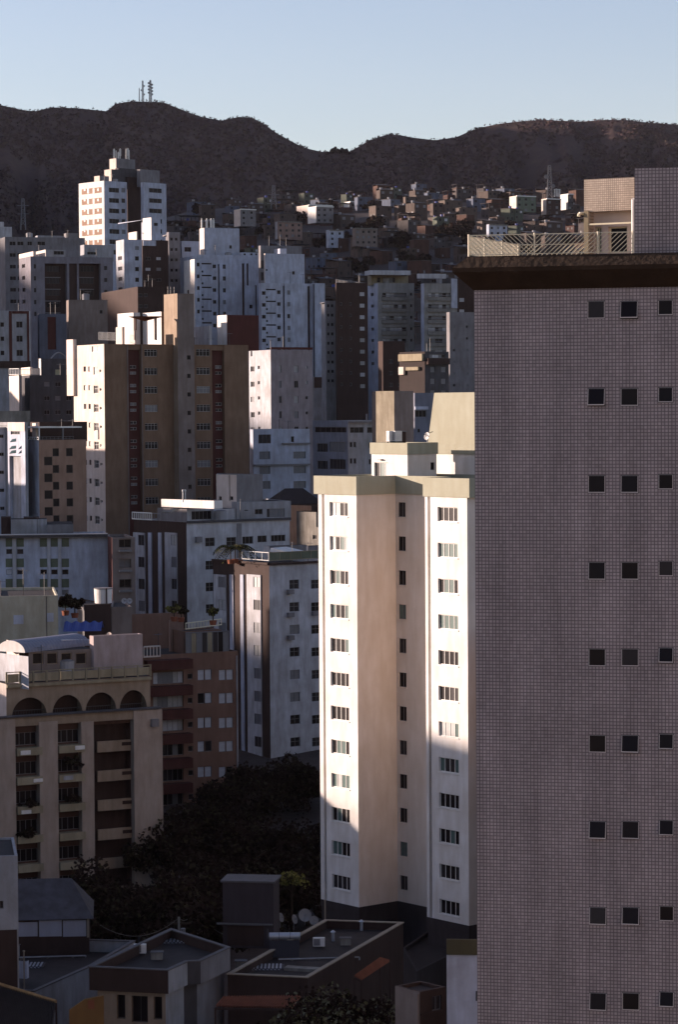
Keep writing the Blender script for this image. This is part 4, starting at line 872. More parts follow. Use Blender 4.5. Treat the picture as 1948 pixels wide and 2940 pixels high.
# portal block in front
b = portal('white block with dark brown frames, one window strip catching the sun and railing on top', 1060, 330, 487, 698, 1500, 38, ((717, 796, (731, 794)), (820, 842, None), (888, 908, None), (930, 1019, (958, 1012))), 68, 574, 147, 8, None)
R = b.R; R.win(1190, 1253, 592, 652, 8, 145.6, mull=1, hb=.55, panes=[GLASS, CURTD, GLASS2, GLASS]); R.win(1330, 1392, 592, 650, 8, 145.6, mull=1, hb=.55, panes=[GLASS, GLASS2])
R.box(1172, 1208, 655, 684, .5, GREY, 'air_conditioner_box', 3, 148); R.box(1332, 1368, 795, 822, .5, GREY, 'air_conditioner_box')
b.L.box(700, 1060, 470, 484, .3, DBROWN, 'roof_edge', clamp=True); R.box(1060, 1500, 474, 489, .3, DBROWN, 'roof_edge', clamp=True)
f = b.L; g = b.R
def glass_rail(b, f, x0, x1, h, n, fm, pm, z, out=.05):
    u0, u1 = f.uv(x0, 480)[0], f.uv(x1, 480)[0]; u0 = max(0, u0); u1 = min(u1, f.W); mb = MB()
    for k in range(n+1): u = u0+(u1-u0)*k/n; mb.tube(f.pt(u, z, out), f.pt(u, z+h, out), .045, fm, 6)
    mb.tube(f.pt(u0, z+h, out), f.pt(u1, z+h, out), .05, fm, 6); mb.tube(f.pt(u0, z+.06, out), f.pt(u1, z+.06, out), .05, fm, 6)
    b.add('railing', mb)
    if pm: mb = MB(); mb.box(f.pt(u0, z+.08, out-.01), V3(f.d*(u1-u0), 0), V3(-f.n*.015, 0), (0,0,h-.12), pm); b.add('railing_panel', mb)
glass_rail(b, f, 888, 1060, 1.05, 4, FRW, None, b.z1+.3); glass_rail(b, g, 1060, 1460, 1.05, 6, OLIVE, GREENP, b.z1+.3)
mb = MB(); pts = [at(1070, 388, 338), at(1196, 418, 336), at(1196, 432, 336), at(1062, 412, 338)]; d = Vector((2, 3, 0)); mb.quad(*pts, WHITE); mb.quad(*[p+d for p in pts[::-1]], WHITE); mb.quad(pts[0], pts[0]+d, pts[1]+d, pts[1], WHITE); b.add('roof_screen', mb)
Bld('roof_room', '', '', 1062, 342, 378, 1022, 1300, 38, GREY, base=b.z1-.5, par=b, para=0, mats={0: WHITE2}); Bld('roof_room', '', '', 1310, 348, 378, 1262, 1480, 38, GREY, base=b.z1-.5, par=b, para=0, mats={0: WHITE})
b.finish()
b = Bld('house', 'small orange walled building catching the sun left of the ivory tower', 'house', 1332, 387, 116, 1181, 1450, 44, DBROWN, para=.2, mats={0: ORANGE}); b.finish()
b = Bld('house', 'stained concrete parapet wall in front of the orange building', 'house', 1500, 374, 162, 1236, 1600, 44, DBROWN, para=.3, mats={0: CONC}); b.L.win(1340, 1366, 305, 332, mull=0); b.finish()

# ---------------------------------------------------------------- arcade building
crop(0, 1750)
b = Bld('apartment_building', 'beige building with a row of four dark arches under its roof terrace', AB, 38, 258, 480, -70, 966, 27, BEIGE, para=0, mats={0: CREAM}, sep=True)
R = b.R; arches = ((75, 300, 566), (335, 530, 549), (548, 748, 533), (768, 945, 518))
for i, (x0, x1, yt) in enumerate(arches):
    yb = 668-i*14; u0, u1, z0, z1 = R.rect(x0, x1, yt, yb+18); R.ops.append((u0, u1, z0, z1, 1.5))
    mb = MB(); n = 24; um = (u0+u1)/2; ru = (u1-u0)/2; rz = z1-z0
    arc = [(um+ru*math.cos(math.pi*k/n), z0+rz*math.sin(math.pi*k/n)) for k in range(n+1)]
    for k in range(n):
        (ua, za), (ub, zb_) = arc[k], arc[k+1]
        mb.quad(R.pt(ub, zb_, -.003), R.pt(ua, za, -.003), R.pt(ua, z1, -.003), R.pt(ub, z1, -.003), BEIGE); mb.quad(R.pt(ua, za, -.003), R.pt(ub, zb_, -.003), R.pt(ub, zb_, -.35), R.pt(ua, za, -.35), BEIGE)
    b.add('arch', mb)
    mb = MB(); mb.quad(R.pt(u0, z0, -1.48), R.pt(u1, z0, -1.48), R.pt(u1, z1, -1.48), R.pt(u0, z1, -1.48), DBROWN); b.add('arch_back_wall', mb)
    mb = MB(); mb.tube(R.pt(u0, z0+.55, -.5), R.pt(u1, z0+.55, -.5), .04, FRD, 5)
    for k in range(14): u = u0+(u1-u0)*k/13; mb.tube(R.pt(u, z0, -.5), R.pt(u, z0+.55, -.5), .02, FRD, 4)
    b.add('balcony_rail', mb)
R.box(38, 966, 458, 476, .35, OLIVE, 'cornice', clamp=True)
zt_ = b.z1
ROSYP = wall('rosy_plaster', (.40,.32,.265), .3)
# balustrade: parapet of olive panels with posts
def balus(f, h, n, mat):
    for k in range(n): f.boxm(f.W*k/n+.12, f.W*(k+1)/n-.12, zt_+.15, zt_+h, .0+.12, mat, 'balustrade_panel', .1)
    mb = MB()
    for k in range(n+1): u = f.W*k/n; mb.tube(f.pt(u, zt_, .1), f.pt(u, zt_+h+.25, .1), .09, OLIVE, 6)
    mb.tube(f.pt(0, zt_+h+.2, .1), f.pt(f.W, zt_+h+.2, .1), .05, OLIVE, 6); b.add('balustrade_rail', mb)
balus(R, .95, 11, OLIVE)
# penthouse
k = Bld('penthouse', '', '', 182, 262, 272, 120, 600, 27, TAUPE, base=zt_, par=b, para=0, mats={0: DRED})
for x in (208, 300, 392, 486): k.R.win(x, x+70, 278, 352, mull=0, panes=[GLASS], frame=BEIGE, ft=.09)
k = Bld('penthouse', '', '', 600, 264.5, 172, 575, 916, 27, wall('rosy_render', (.40,.32,.31), .35), base=zt_, par=b, para=.15)
k = Bld('penthouse', '', '', 180, 257.5, 302, -30, 182, 40, BLUEW, base=zt_-.5, par=b, para=0, mats={0: WHITE2}); k = Bld('water_tank_housing', '', '', 118, 262, 212, 40, 125, 27, CREAM, base=zt_, par=b, para=0)
# barrel roof
BARREL = plain('weathered_corrugated_sheet', (.17,.17,.21), .6, .3)
a = at(150, 290, 261); c = at(570, 262, 269); dd = Vector((c.x-a.x, c.y-a.y, 0)); L_ = dd.length; dd /= L_; nn_ = Vector((-dd.y, dd.x, 0)); mb = MB(); hr = 1.15; n = 16; zb_ = at(182, 272, 262).z; seg = 42
for j in range(seg):
    for k in range(n):
        def pp(j, k): rr = 1+.02*(j % 2); t = math.pi*k/n; return Vector((a.x, a.y, zb_))+dd*(L_*j/seg)+nn_*(1.7-1.9*rr*math.cos(t))+Vector((0,0,hr*rr*math.sin(t)))
        mb.quad(pp(j,k), pp(j+1,k), pp(j+1,k+1), pp(j,k+1), BARREL)
mb.ngon([pp(0,k) for k in range(n+1)], WHITE); mb.ngon([pp(seg,k) for k in range(n+1)][::-1], WHITE); b.add('barrel_roof', mb)
# roof edge slab
mb = MB(); p = k_ = at(390, 198, 266); q = at(890, 195, 275); mb.tube(p, q, .1, METAL, 5); b.add('roof_trim', mb)
# lower shaft
f0 = R.pt(0, 0); lo_top = at(860, 640, 262).z
RX_ = Fc(b, b.P[1]+R.n*1.6, b.P[2]+R.n*1.6, 0, 1, BEIGE)
PL = [None, b.P[1]+R.n*1.6-R.d*3, b.P[1]+R.n*1.6+R.d*RX_.uv(1022, 1000)[0], None]
PL = [PL[1]-R.n*8, PL[1], PL[2], PL[2]-R.n*8]
zc_ = R.rect(860, 1000, 632, 640)[3]
fl = b.poly(PL, b.z0, zc_-.25, wall('rust_render', (.10,.052,.038), .35), para=0, wname='lower_wall'); H = fl[1]
H.box(-40, 85, 700, 2200, .9, ROSYP, 'pilaster'); 
for x0, x1 in ((238, 357), (508, 588)): H.box(x0, x1, 715, 2200, .9, ROSYP, 'pilaster')
H.box(845, 1028, 640, 2200, .9, ROSYP, 'pilaster'); H.box(-40, 838, 668, 728, .75, BEIGE, 'ledge_band')
H.box(-40, 1010, 655, 664, 1.05, DGREY, 'ledge', clamp=True)
for x0, x1, o_ in ((88, 232, 0), (358, 505, -18)):
    H.win(x0, x1, 790+o_, 872+o_, 7, 189, mull=3, panes=[GLASS], frame=FRG)
    H.box(x0-4, x1+14, 882+o_, 930+o_, 1.15, OLIVE, 'planter_box', 7, 189)
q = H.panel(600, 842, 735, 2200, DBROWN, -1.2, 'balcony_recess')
H.box(622, 842, 842, 912, -.25 if 0 else .12, BEIGE, 'balcony_front', 7, 190, inn=.1); H.box(780, 842, 850, 872, .16, DBROWN, 'balcony_opening', 7, 190)
H.box(945, 990, 697, 745, 1.35, GREY, 'air_conditioner_box')
H.box(105, 168, 898, 925, 1.25, ACW, 'air_conditioner_box'); H.box(455, 515, 868-1, 892, 1.25, ACW, 'air_conditioner_box'); H.box(188, 246, 1078, 1100, 1.25, ACW, 'air_conditioner_box'); H.box(380, 442, 1060, 1086, 1.25, PALE, 'air_conditioner_box'); H.box(110, 172, 1280, 1303, 1.25, ACW, 'air_conditioner_box')
b.finish(); arc_b = b; HF = H
for i, (x, y, r, lab) in enumerate(((440, 985, .95, 'bushy dark plant spilling from a planter below the second arch'), (150, 1440, .9, 'dark plant overflowing a low planter at the picture edge side of the arcade building'), (160, 1245, .75, 'dark trailing plant in the first planter column of the arcade building'), (430, 1215, .7, 'dark trailing plant in the second planter column of the arcade building'))):
    u, z, _ = H.uv(x, y); p = H.pt(u, z, .9); e = tag(empty('potted_plant', p), lab, 'plant')
    Pq, A_, B_, mi = leaf_cloud(500, r*1.4, r, 14, .12, .3); quads_obj('foliage', Pq, A_, B_, [LEAF, LEAF2], mi, e)
    mb = MB(); mb.tube((0,0,-.5), (0,0,.2), .06, BARK, 5); mb.obj('stem', e)
p = at(702, 160, 268); dish('satellite_dish', 'small cream satellite dish on the roof of the arcade building beside the blue tarpaulin', p-Vector((0,0,1)), .32, -.5, -.3, CREAM, .9)

# ---------------------------------------------------------------- brick clad block with red balconies
b = Bld('apartment_building', 'rosy brick clad block with dark red balcony fronts behind the arcade building', AB, 915, 305, 296, 890, 1531, 25, BRICKR, para=.2, sep=True)
R = b.R; PB = [BLIND, BLIND, BLIND]
for (c0, c1) in ((1272, 1362), (1409, 1500)):
    for r, y in enumerate((386, 536, 694, 846, 1010, 1165)):
        mixp = [[BLIND, BLIND], [GLASS, BLIND], [BLIND, BLIND], [BLIND, GLASS], [BLIND, BLIND], [GLASS, BLIND]][r] if c0 < 1300 else [[BLIND]*2, [BLIND]*2, [BLIND]*2, [BLIND]*2, [BLIND, GLASS], [BLIND]*2][r]
        u0, u1, z0, z1 = R.rect(c0, c1, y, y+68); um = (u0+u1)/2
        wu = (u1-u0)/2; R.wm(u0, um-.03, z0, z1, mull=0, panes=[mixp[0]], frame=FRG); R.wm(um+.03, u1, z0, z1, mull=0, panes=[mixp[1]], frame=FRG)
R.win(1206, 1238, 412, 448, 6, 156, mull=0)
for y in (318, 487, 640, 797, 955, 1115): R.box(925, 1212, y, y+62, 1.5, DRED, 'balcony_front')
for r, y in enumerate((402, 556, 708, 866, 1030, 1185)): R.win(985, 1180, y, y+75, mull=5, mixp=[BLIND, CURT, CURTD] if r < 3 else [GLASS, GLASS2, CURTD], frame=FRG, depth=.3)
R.box(1522, 1530, 296, 1300, .12, PALE, 'drain_pipe')
k = Bld('penthouse', '', '', 1180, 309, 140, 1178, 1425, 25, BRICKR, base=b.z1-1, par=b, para=.2)
q = k; zz = b.z1
R2 = Fc(b, k.R.o-k.R.d*.3+k.R.n*1.4, k.R.o+k.R.d*12+k.R.n*1.4, zz, zz+3, BRICKR)
u0, u1 = R2.uv(1196, 250)[0], R2.uv(1470, 250)[0]
mb = MB(); hh_ = 2.4
for k2 in range(9): u = u0+(u1-u0)*k2/8; mb.tube(R2.pt(u, zz), R2.pt(u, zz+hh_), .05, FRG, 4)
mb.tube(R2.pt(u0, zz+hh_), R2.pt(u1, zz+hh_), .07, FRG, 4); b.add('glazed_terrace_frame', mb)
mb = MB()
for k2 in range(8): mb.quad(*[R2.pt(u0+(u1-u0)*(k2+a_)/8, zz+z_, -.03) for a_, z_ in ((0,0),(1,0),(1,hh_),(0,hh_))], [CURTD, OLIVE, CURTD, GLASS2, OLIVE, GLASS2, GLASS, CURTD][k2])
b.add('glazed_terrace_panes', mb)
k = Bld('penthouse', '', '', 722, 318, 40, 700, 1182, 25, BRICKR, base=b.z1-4, par=b, para=.2)
k = Bld('penthouse', '', '', 1095, 312, 70, 1085, 1180, 25, PINK, base=b.z1-1, par=b, para=.3)
mb = MB(); p = at(925, 310, 303)
simple_rail(b, 925, 1030, 240, 310, 303, CREAM, 5, 1, .09)
simple_rail(b, 1195, 1425, 88, 130, 307, CREAMM, 12, 6, .06)
b.finish()
crop(0, 1400)
def plant(x, y, Y, r, h, lab, mats, name='roof_plant', n=500, cat='plant', leaf=.16):
    p = at(x, y, Y); e = tag(empty(name, p), lab, cat); mb = MB(); mb.tube((0,0,0), (0,0,h*.45), .07, BARK, 6); mb.obj('stem', e)
    mb = MB(); mb.tube((0,0,-.4), (0,0,.15), .35, TERRA, 10, .45); mb.obj('pot', e)
    if cat == 'palm':
        P_, A_, B_ = [], [], []
        for k in range(16):
            az = rng.uniform(0, 6.28); up = rng.uniform(.2, 1.1)
            for j in range(14):
                t = j/13; d = Vector((math.cos(az), math.sin(az), 0)); q = d*(r*1.5*t)+Vector((0,0,h*.45+r*up*t*1.4-r*1.5*t*t))
                for s_ in (-1, 1):
                    sd = Vector((-d.y, d.x, 0))*s_; P_.append(q+sd*.16+Vector((0,0,-.06))); A_.append(sd*.2+Vector((0,0,-.08))); B_.append(d*.05)
        quads_obj('fronds', np.array([tuple(v) for v in P_]), np.array([tuple(v) for v in A_]), np.array([tuple(v) for v in B_]), mats, (rng.random(len(P_)) < .3), e)
    else:
        Pq, A_, B_, mi = leaf_cloud(n, r, h*.55, 14, leaf, .4); Pq[:, 2] += h*.45; quads_obj('foliage', Pq, A_, B_, mats, mi, e)
    return e
plant(1120, 838, 309, 1.0, 2.0, 'bright yellow green shrub on the roof terrace of the brick clad block', [LEAFY, LEAF2]); plant(1165, 842, 311, .9, 1.8, 'darker shrub behind the yellow green one on the same roof terrace', [LEAF2, LEAF])
plant(1370, 862, 309, .8, 2.0, 'narrow green shrub at the glass railing of the roof terrace', [LEAF2, LEAFY])
plant(420, 800, 300, 1.5, 2.2, 'dark shrub mass beside the grey box with white notices', [LEAF, LEAF2], n=1500)
plant(480, 815, 297, 1.2, 2.0, 'dark shrub next to the brown service box below the water tank', [LEAF, LEAF2], n=900)
crop(300, 1400)
for i, (x, y) in enumerate(((812, 470), (842, 466), (870, 472))): plant(x, y, 335, 1.5, 3.6, 'potted palm on the roof terrace with the white railing, %s' % ('farthest from the railing', 'middle one of three', 'closest to the railing')[i], [LEAF2, LEAFY], 'palm', cat='palm')
# grey box with notices, service box, water tank
crop(0, 1400)
b = Bld('apartment_building', 'olive grey windowless wall with two white square notices at the picture edge', AB, -60, 285, 700, -90, 372, 8, wall('olive_grey_render', (.44,.41,.32), .3), para=.3, sep=True)
b.R.box(86, 150, 820, 878, .05, BLUEW, 'white_notice'); b.R.box(302, 343, 806, 862, .05, BLUEW, 'white_notice'); b.R.box(296, 301, 700, 960, .05, DGREY, 'joint_strip'); b.finish()
b = Bld('service_building', 'small brown roof building carrying a white water tank', 'roof building', 540, 300, 755, 495, 712, 25, DBROWN, para=.1, mats={0: GREY}); zb_ = b.z1; b.finish()
b = Bld('service_building', 'dark strip of wall with two faint white discs beside the water tank', 'roof building', 715, 302, 768, 712, 848, 10, TAUPE, para=.2); b.finish()
p = at(664, 762, 303); e = tag(empty('water_tank', (p.x, p.y, zb_-.1)), 'white round water tank on the brown roof building, sunlit on one side', 'water tank'); mb = MB(); rt = 59*.4464/F*303
mb.tube((0,0,.1), (0,0,1.75), rt*.93, WHITE, 28, rt); mb.obj('tank', e); mb = MB(); mb.tube((0,0,1.75), (0,0,1.86), rt*1.03, GREY, 28); mb.obj('lid', e); mb = MB(); mb.tube((rt*.45,-rt*.98,0), (rt*.45,-rt*.98,1.9), .09, DBROWN, 5); mb.obj('pipe', e)
for i, x in enumerate((798, 832)):
    p = at(x, 745, 303); dish('satellite_dish', 'faint white dish on the dark wall beside the water tank', p, .33, .2, -.2, WHITE2, .3, 'dishes beside the water tank')
mb = MB(); a = at(405, 926, 292); c = at(650, 922, 296); h = .95; n = 20
for k in range(n):
    p, q = a.lerp(c, k/n), a.lerp(c, (k+1)/n); s1_, s2_ = .25*math.sin(k*1.3), .25*math.sin((k+1)*1.3)
    mb.quad(p, q, q+Vector((0,1.6,h+s2_*.5)), p+Vector((0,1.6,h+s1_*.5)), BLUEP); mb.quad(p+Vector((0,1.6,h+s1_*.5)), q+Vector((0,1.6,h+s2_*.5)), q+Vector((0,3.6,.1)), p+Vector((0,3.6,.1)), BLUEP)
tag(mb.obj('tarpaulin'), 'blue tarpaulin stretched on the roof behind the arcade building', 'tarpaulin')
# ================================================================ hillside houses
crop(0, 0, 1)
HM = [wall('slum_brick', (.085,.042,.03), .5), wall('sooty_render', (.05,.036,.032), .5), wall('dim_grey_render', (.085,.072,.070), .5), wall('raw_cement_render', (.085,.062,.052), .5), wall('dim_red_brick', (.075,.035,.027), .5), wall('dusty_grey_render', (.13,.115,.115), .5), wall('faded_blue_render', (.10,.12,.17), .4), wall('mud_render', (.12,.09,.075), .5), wall('dim_green_render', (.09,.105,.08), .3)]
HN = ['red brick', 'dark grey', 'grey', 'raw cement', 'dim red', 'pale grey', 'faded blue', 'taupe', 'dull green']
def house(mi, w_, d_, fl, kind):
    h = 2.9*fl; e = empty('hillside_house', (0,0,0)); M = HM[mi]; mb = MB()
    mb.bx(-w_/2, w_/2, -d_/2, d_/2, -6, h, M); mb.obj('wall', e)
    mb = MB()
    if kind == 0: mb.bx(-w_/2-.25, w_/2+.25, -d_/2-.25, d_/2+.25, h, h+.18, wall('dull_concrete', (.14,.125,.115), .6))
    elif kind == 1:
        mb.quad((-w_/2-.3, -d_/2-.5, h+.1), (w_/2+.3, -d_/2-.5, h+.1), (w_/2+.3, d_/2+.3, h+1.1), (-w_/2-.3, d_/2+.3, h+1.1), ROOFG); mb.bx(-w_/2, w_/2, d_/2-.15, d_/2, h, h+1.0, M)
    else:
        for x, y in ((-w_/2+.2, -d_/2+.2), (w_/2-.2, -d_/2+.2), (-w_/2+.2, d_/2-.2), (w_/2-.2, d_/2-.2)): mb.bx(x-.12, x+.12, y-.12, y+.12, h, h+2.3, M)
        mb.bx(-w_/2-.5, w_/2+.5, -d_/2-.5, d_/2+.5, h+2.3, h+2.45, ROOFG)
    mb.obj('roof', e)
    for f_ in range(fl):
        for x in np.linspace(-w_/2+1.5, w_/2-1.5, max(2, int(w_/2.8))):
            if random.random() < .25: continue
            mb = MB(); z = 2.9*f_+1.0; ww = random.choice((.5, .7, .45)); mb.bx(x-ww, x+ww, -d_/2-.04, -d_/2+.05, z, z+1.15, random.choice([GLASS, GLASS2, GLASS, BLIND if random.random() < .3 else CURTD])); mb.obj('window', e)
    for y in (-d_/4, d_/5):
        mb = MB(); mb.bx(-w_/2-.04, -w_/2+.05, y-.4, y+.4, 1.1, 2.1, GLASS); mb.obj('window', e)
    if random.random() < .6: mb = MB(); x = random.uniform(-w_/3, w_/3); mb.tube((x, 0, h+.15), (x, 0, h+1.3), .6, BLUEP if random.random() < .35 else PALE, 10, .7); mb.obj('water_tank', e)
    return e
protos = []
for k in range(14):
    mi = [0,1,2,3,4,0,7,3,2,6,0,4,8,3][k]; w_ = random.uniform(5, 9.5); fl = random.choice((1,2,2,3)); e = house(mi, w_, random.uniform(5, 8), fl, k % 3)
    e['label'] = '%s %s house, %s' % (HN[mi], ['low','two storey','three storey'][fl-1], ['slab roof', 'sheet roof', 'roofed terrace'][k % 3])
    e['category'] = 'house'; protos.append(e)
PL0 = [p['label'] for p in protos]
def zone(px_, Y): return ', '+('low' if Y < 1180 else 'mid' if Y < 1420 else 'high')+' on the slope '+('beyond the blue white towers' if px_ < 760 else 'beyond the dark brown tower' if px_ < 1060 else 'beyond the balcony towers' if px_ < 1330 else 'beyond the terrace railing')
rows = [(Y, n) for Y, n in ((960,15),(1010,16),(1060,18),(1110,20),(1160,21),(1215,22),(1270,23),(1325,24),(1380,24),(1435,24),(1490,25),(1545,26),(1600,24),(1650,16))]
cnt = 0; seen = set(); grp = 'houses crowded on the hillside'
for ri, (Y, n) in enumerate(rows):
    xa = 500 if Y > 1000 else 880; xb = 1720 if Y < 1560 else 1700
    if Y >= 1600: xa = 560
    for k in range(n):
        if random.random() < .06: continue
        px_ = xa+(xb-xa)*(k+random.uniform(.1, .9))/n; Yj = Y+random.uniform(-18, 18); x = (px_-974)/F*Yj
        i = random.randrange(len(protos)); z = G(x, Yj)+random.uniform(-1, 1.5); rz = math.radians(random.uniform(10, 50)); sc = random.uniform(.9, 1.35)
        lab = PL0[i]+zone(px_, Yj)
        if i not in seen: o = protos[i]; o.location = (x, Yj, z); o.rotation_euler = (0,0,rz); seen.add(i); o['label'] = lab; o['group'] = grp+' %d' % 0 if 0 else grp
        else: o = copy_tree(protos[i], (x, Yj, z), rz, sc, lab, grp)
        cnt += 1
for i in range(len(protos)):
    if i not in seen: protos[i].location = (20+i*8, 1300+i*7, G(20+i*8, 1300+i*7))
# sunlit crest houses; light and shade also put into their wall colours
crop(0, 0, 1)
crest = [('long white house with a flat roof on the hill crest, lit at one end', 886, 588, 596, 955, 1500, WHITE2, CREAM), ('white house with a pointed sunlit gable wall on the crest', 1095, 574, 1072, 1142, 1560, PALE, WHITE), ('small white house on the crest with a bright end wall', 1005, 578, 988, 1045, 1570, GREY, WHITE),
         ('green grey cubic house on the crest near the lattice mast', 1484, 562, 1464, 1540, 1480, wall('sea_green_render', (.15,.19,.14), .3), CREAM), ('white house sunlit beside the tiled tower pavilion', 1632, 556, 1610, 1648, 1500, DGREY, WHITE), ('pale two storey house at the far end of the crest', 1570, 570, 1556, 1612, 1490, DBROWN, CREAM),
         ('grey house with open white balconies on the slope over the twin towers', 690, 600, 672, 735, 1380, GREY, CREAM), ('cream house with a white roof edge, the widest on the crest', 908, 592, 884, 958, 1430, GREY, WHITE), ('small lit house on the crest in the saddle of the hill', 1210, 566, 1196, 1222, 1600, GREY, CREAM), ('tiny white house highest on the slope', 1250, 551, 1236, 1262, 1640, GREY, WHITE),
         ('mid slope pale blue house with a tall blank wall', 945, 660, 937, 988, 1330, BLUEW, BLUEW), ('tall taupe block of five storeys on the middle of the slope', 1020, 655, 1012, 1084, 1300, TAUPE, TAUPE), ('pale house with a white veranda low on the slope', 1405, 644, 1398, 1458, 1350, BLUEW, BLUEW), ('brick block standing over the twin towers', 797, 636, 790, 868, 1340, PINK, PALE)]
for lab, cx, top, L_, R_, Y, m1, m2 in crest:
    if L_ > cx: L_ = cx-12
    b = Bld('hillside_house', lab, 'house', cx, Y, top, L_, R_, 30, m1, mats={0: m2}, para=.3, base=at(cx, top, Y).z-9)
    n = max(2, int((R_-cx)/16))
    for k in range(n): x = cx+(R_-cx)*(k+.3)/n; b.R.win(x, x+7, top+7, top+14, 3, 15, mull=0, panes=[GLASS, GLASS2, CURTD])
    b.R.box(cx, R_, top, top+3, .5, FRW if m2 in (WHITE, CREAM) else CONC, 'roof_edge', clamp=True); b.finish()
# trees among the houses and at the foot of the mountain
ft = tree('tree', 'dark rounded tree among the hillside houses', 0, 1500, 0, 5, 5, 3, 420, .75, 26, group='trees among the hillside houses')
k = 0
for (x0, x1, Y0, Y1, n) in ((560, 1700, 1050, 1620, 80), (-60, 520, 1150, 1640, 70), (1760, 2600, 900, 1600, 60), (700, 1000, 940, 1000, 10)):
    for _ in range(n):
        px_ = random.uniform(x0, x1); Y = random.uniform(Y0, Y1); x = (px_-974)/F*Y; z = G(x, Y)
        if k == 0: ft.location = (x, Y, z)
        else: copy_tree(ft, (x, Y, z), random.uniform(0, 6.28), random.uniform(.6, 1.3), 'dark rounded tree'+(' in the dark wood behind the far white tower, %s' % ('lower part' if Y < 1400 else 'upper part') if px_ < 520 else ' on the slope hidden behind the tiled tower' if px_ > 1740 else zone(px_, Y)))
        k += 1
# ---------------------------------------------------------------- lattice masts
def mast(label, x, y0, y1, Y, wd, r, cross=(), drums=0):
    a = at(x, y1, Y); h = at(x, y0, Y).z-a.z; e = tag(empty('lattice_mast', a), label, 'mast'); mb = MB(); n = max(5, int(h/3.2))
    C4 = [(-1,-1),(1,-1),(1,1),(-1,1)]; wz = lambda t: wd*(1-.55*t)
    for (i, j) in C4: mb.tube((i*wz(0), j*wz(0), -2), (i*wz(1), j*wz(1), h), r, FRG, 4)
    for k in range(n):
        t0, t1 = k/n, (k+1)/n
        for s_ in range(4): p, q = C4[s_], C4[(s_+1) % 4]; mb.tube((p[0]*wz(t0), p[1]*wz(t0), h*t0), (q[0]*wz(t1), q[1]*wz(t1), h*t1), r*.7, FRG, 4); mb.tube((p[0]*wz(t1), p[1]*wz(t1), h*t1), (q[0]*wz(t1), q[1]*wz(t1), h*t1), r*.7, FRG, 4)
    mb.obj('lattice', e)
    for (zz, ww) in cross: mb = MB(); mb.bx(-ww, ww, -.2, .2, h*zz-.15, h*zz+.15, FRG); mb.obj('cross_arm', e)
    for k in range(drums):
        mb = MB(); zz = h*(.35+.6*k/max(1, drums)); sx = (-1)**k*wd*1.3; mb.tube((sx, -.5, zz), (sx, .5, zz), wd*.8, FRG, 8); mb.obj('drum_antenna', e)
    return e
crop(0, 0, 1)
mast('taller lattice mast hung with drum antennas on the mountain summit', 432, 231, 292, 2990, 1.5, .45, (), 8)
mast('thin lattice mast beside the drum hung one on the mountain summit', 410, 232, 292, 2995, 1.2, .32, (), 3)
mast('shortest faint mast on the mountain summit', 400, 253, 292, 3000, .5, .22)
mast('lattice power pylon with two cross arms on the slope behind the cream house', 786, 533, 590, 1560, 1.6, .28, ((.55, 3.6), (.1, 4)))
mast('lattice telephone mast rising over the crest houses near the tiled tower', 1580, 475, 566, 1500, 1.5, .26, ((.45, 2.2),), 2)
mast('dim pylon on the dark slope left of the lone white tower', 66, 570, 650, 1500, 1.4, .22, ((.75, 3.2), (.45, 3.2)))
for i, (x, y) in enumerate(((1594,548),(1599,547),(1604,548),(1609,548))):
    p = at(x, y+12, 1498); mb = MB(); mb.tube(p-Vector((0,0,1)), p+Vector((0,0,3)), .3, FRW, 6); mb.tube(p+Vector((0,0,3)), p+Vector((0,0,3.4)), .4, FRW, 6); tag(mb.obj('vent_pipe'), 'one of the short pale pipes in a row by the crest mast', 'vent pipe', 'pipes by the crest mast')

# ================================================================ dark trees and low roofs at the bottom
crop(0, 2240)
TRS = [  # px, y of crown centre, Y, R, H, label
 (560, 590, 243, 6.5, 7, 'dark street tree spreading in front of the arcade building', 300), (330, 760, 236, 6, 6, 'dark tree at the foot of the arcade building near the tin roofed shed', 0), (860, 700, 240, 5.5, 6, 'dark tree touching the last pilaster of the arcade building', 0)]
def t_at(x, y, Y, R_, H_, label, n=5200, leaf=.2, mats=None, bright=.2, name='tree'):
    p = at(x, y, Y); g = G(p.x, Y); return tree(name, label, p.x, p.y, g, R_, H_, max(1.5, p.z-g-H_*.75), n, leaf, 46, mats, None, bright)
for x, y, Y, R_, H_, lab, _ in TRS: t_at(x, y, Y, R_, H_*.8, lab)
crop(0, 0, 1)
for x, y, Y, R_, H_, lab in ((560, 2340, 285, 6.5, 6, 'big dark tree hiding the foot of the brick clad block'), (650, 2260, 292, 5.5, 6, 'dark tree at the corner of the brick clad block'), (740, 2200, 300, 6, 6, 'tall dark tree against the striped white block'), (850, 2180, 304, 6, 6, 'tall dark tree right under the white block windows'),
    (690, 2390, 268, 7, 7, 'broad dark tree in the middle of the dark grove'), (820, 2350, 272, 6.5, 7, 'dark tree of the grove beside the ivory tower'), (600, 2470, 255, 7, 6, 'dark tree of the grove nearest the tin roofed shed'), (880, 2480, 250, 5, 5.5, 'dark tree of the grove touching the ivory tower base'), (510, 2530, 236, 6, 5, 'low dark tree behind the flat roofed house'),
    (480, 2360, 262, 4.5, 6, 'dark tree between the arcade building and the grove'), (740, 2540, 246, 5.5, 4.5, 'low dark tree behind the service tower'), (560, 2610, 222, 4.5, 4, 'low dark bush behind the flat roofs')):
    t_at(x, y, Y, R_, H_*.8, lab)
t_at(838, 2500, 243, 1.5, 1.3, 'small yellow green sunlit tree top in the dark grove', 700, .14, [LEAF2, LEAFY], .7)
t_at(975, 2870, 172, 5.6, 4, 'olive green tree in the bottom garden with glints coloured into its leaves', 9000, .13, [LEAF, plain('glint_olive_leaves', (.085,.075,.03), .6, .4)], .35); t_at(1120, 2925, 176, 3.6, 2.6, 'dark garden tree next to the olive green one', 5000, .13)  # lighter leaves mixed in stand for glints of light
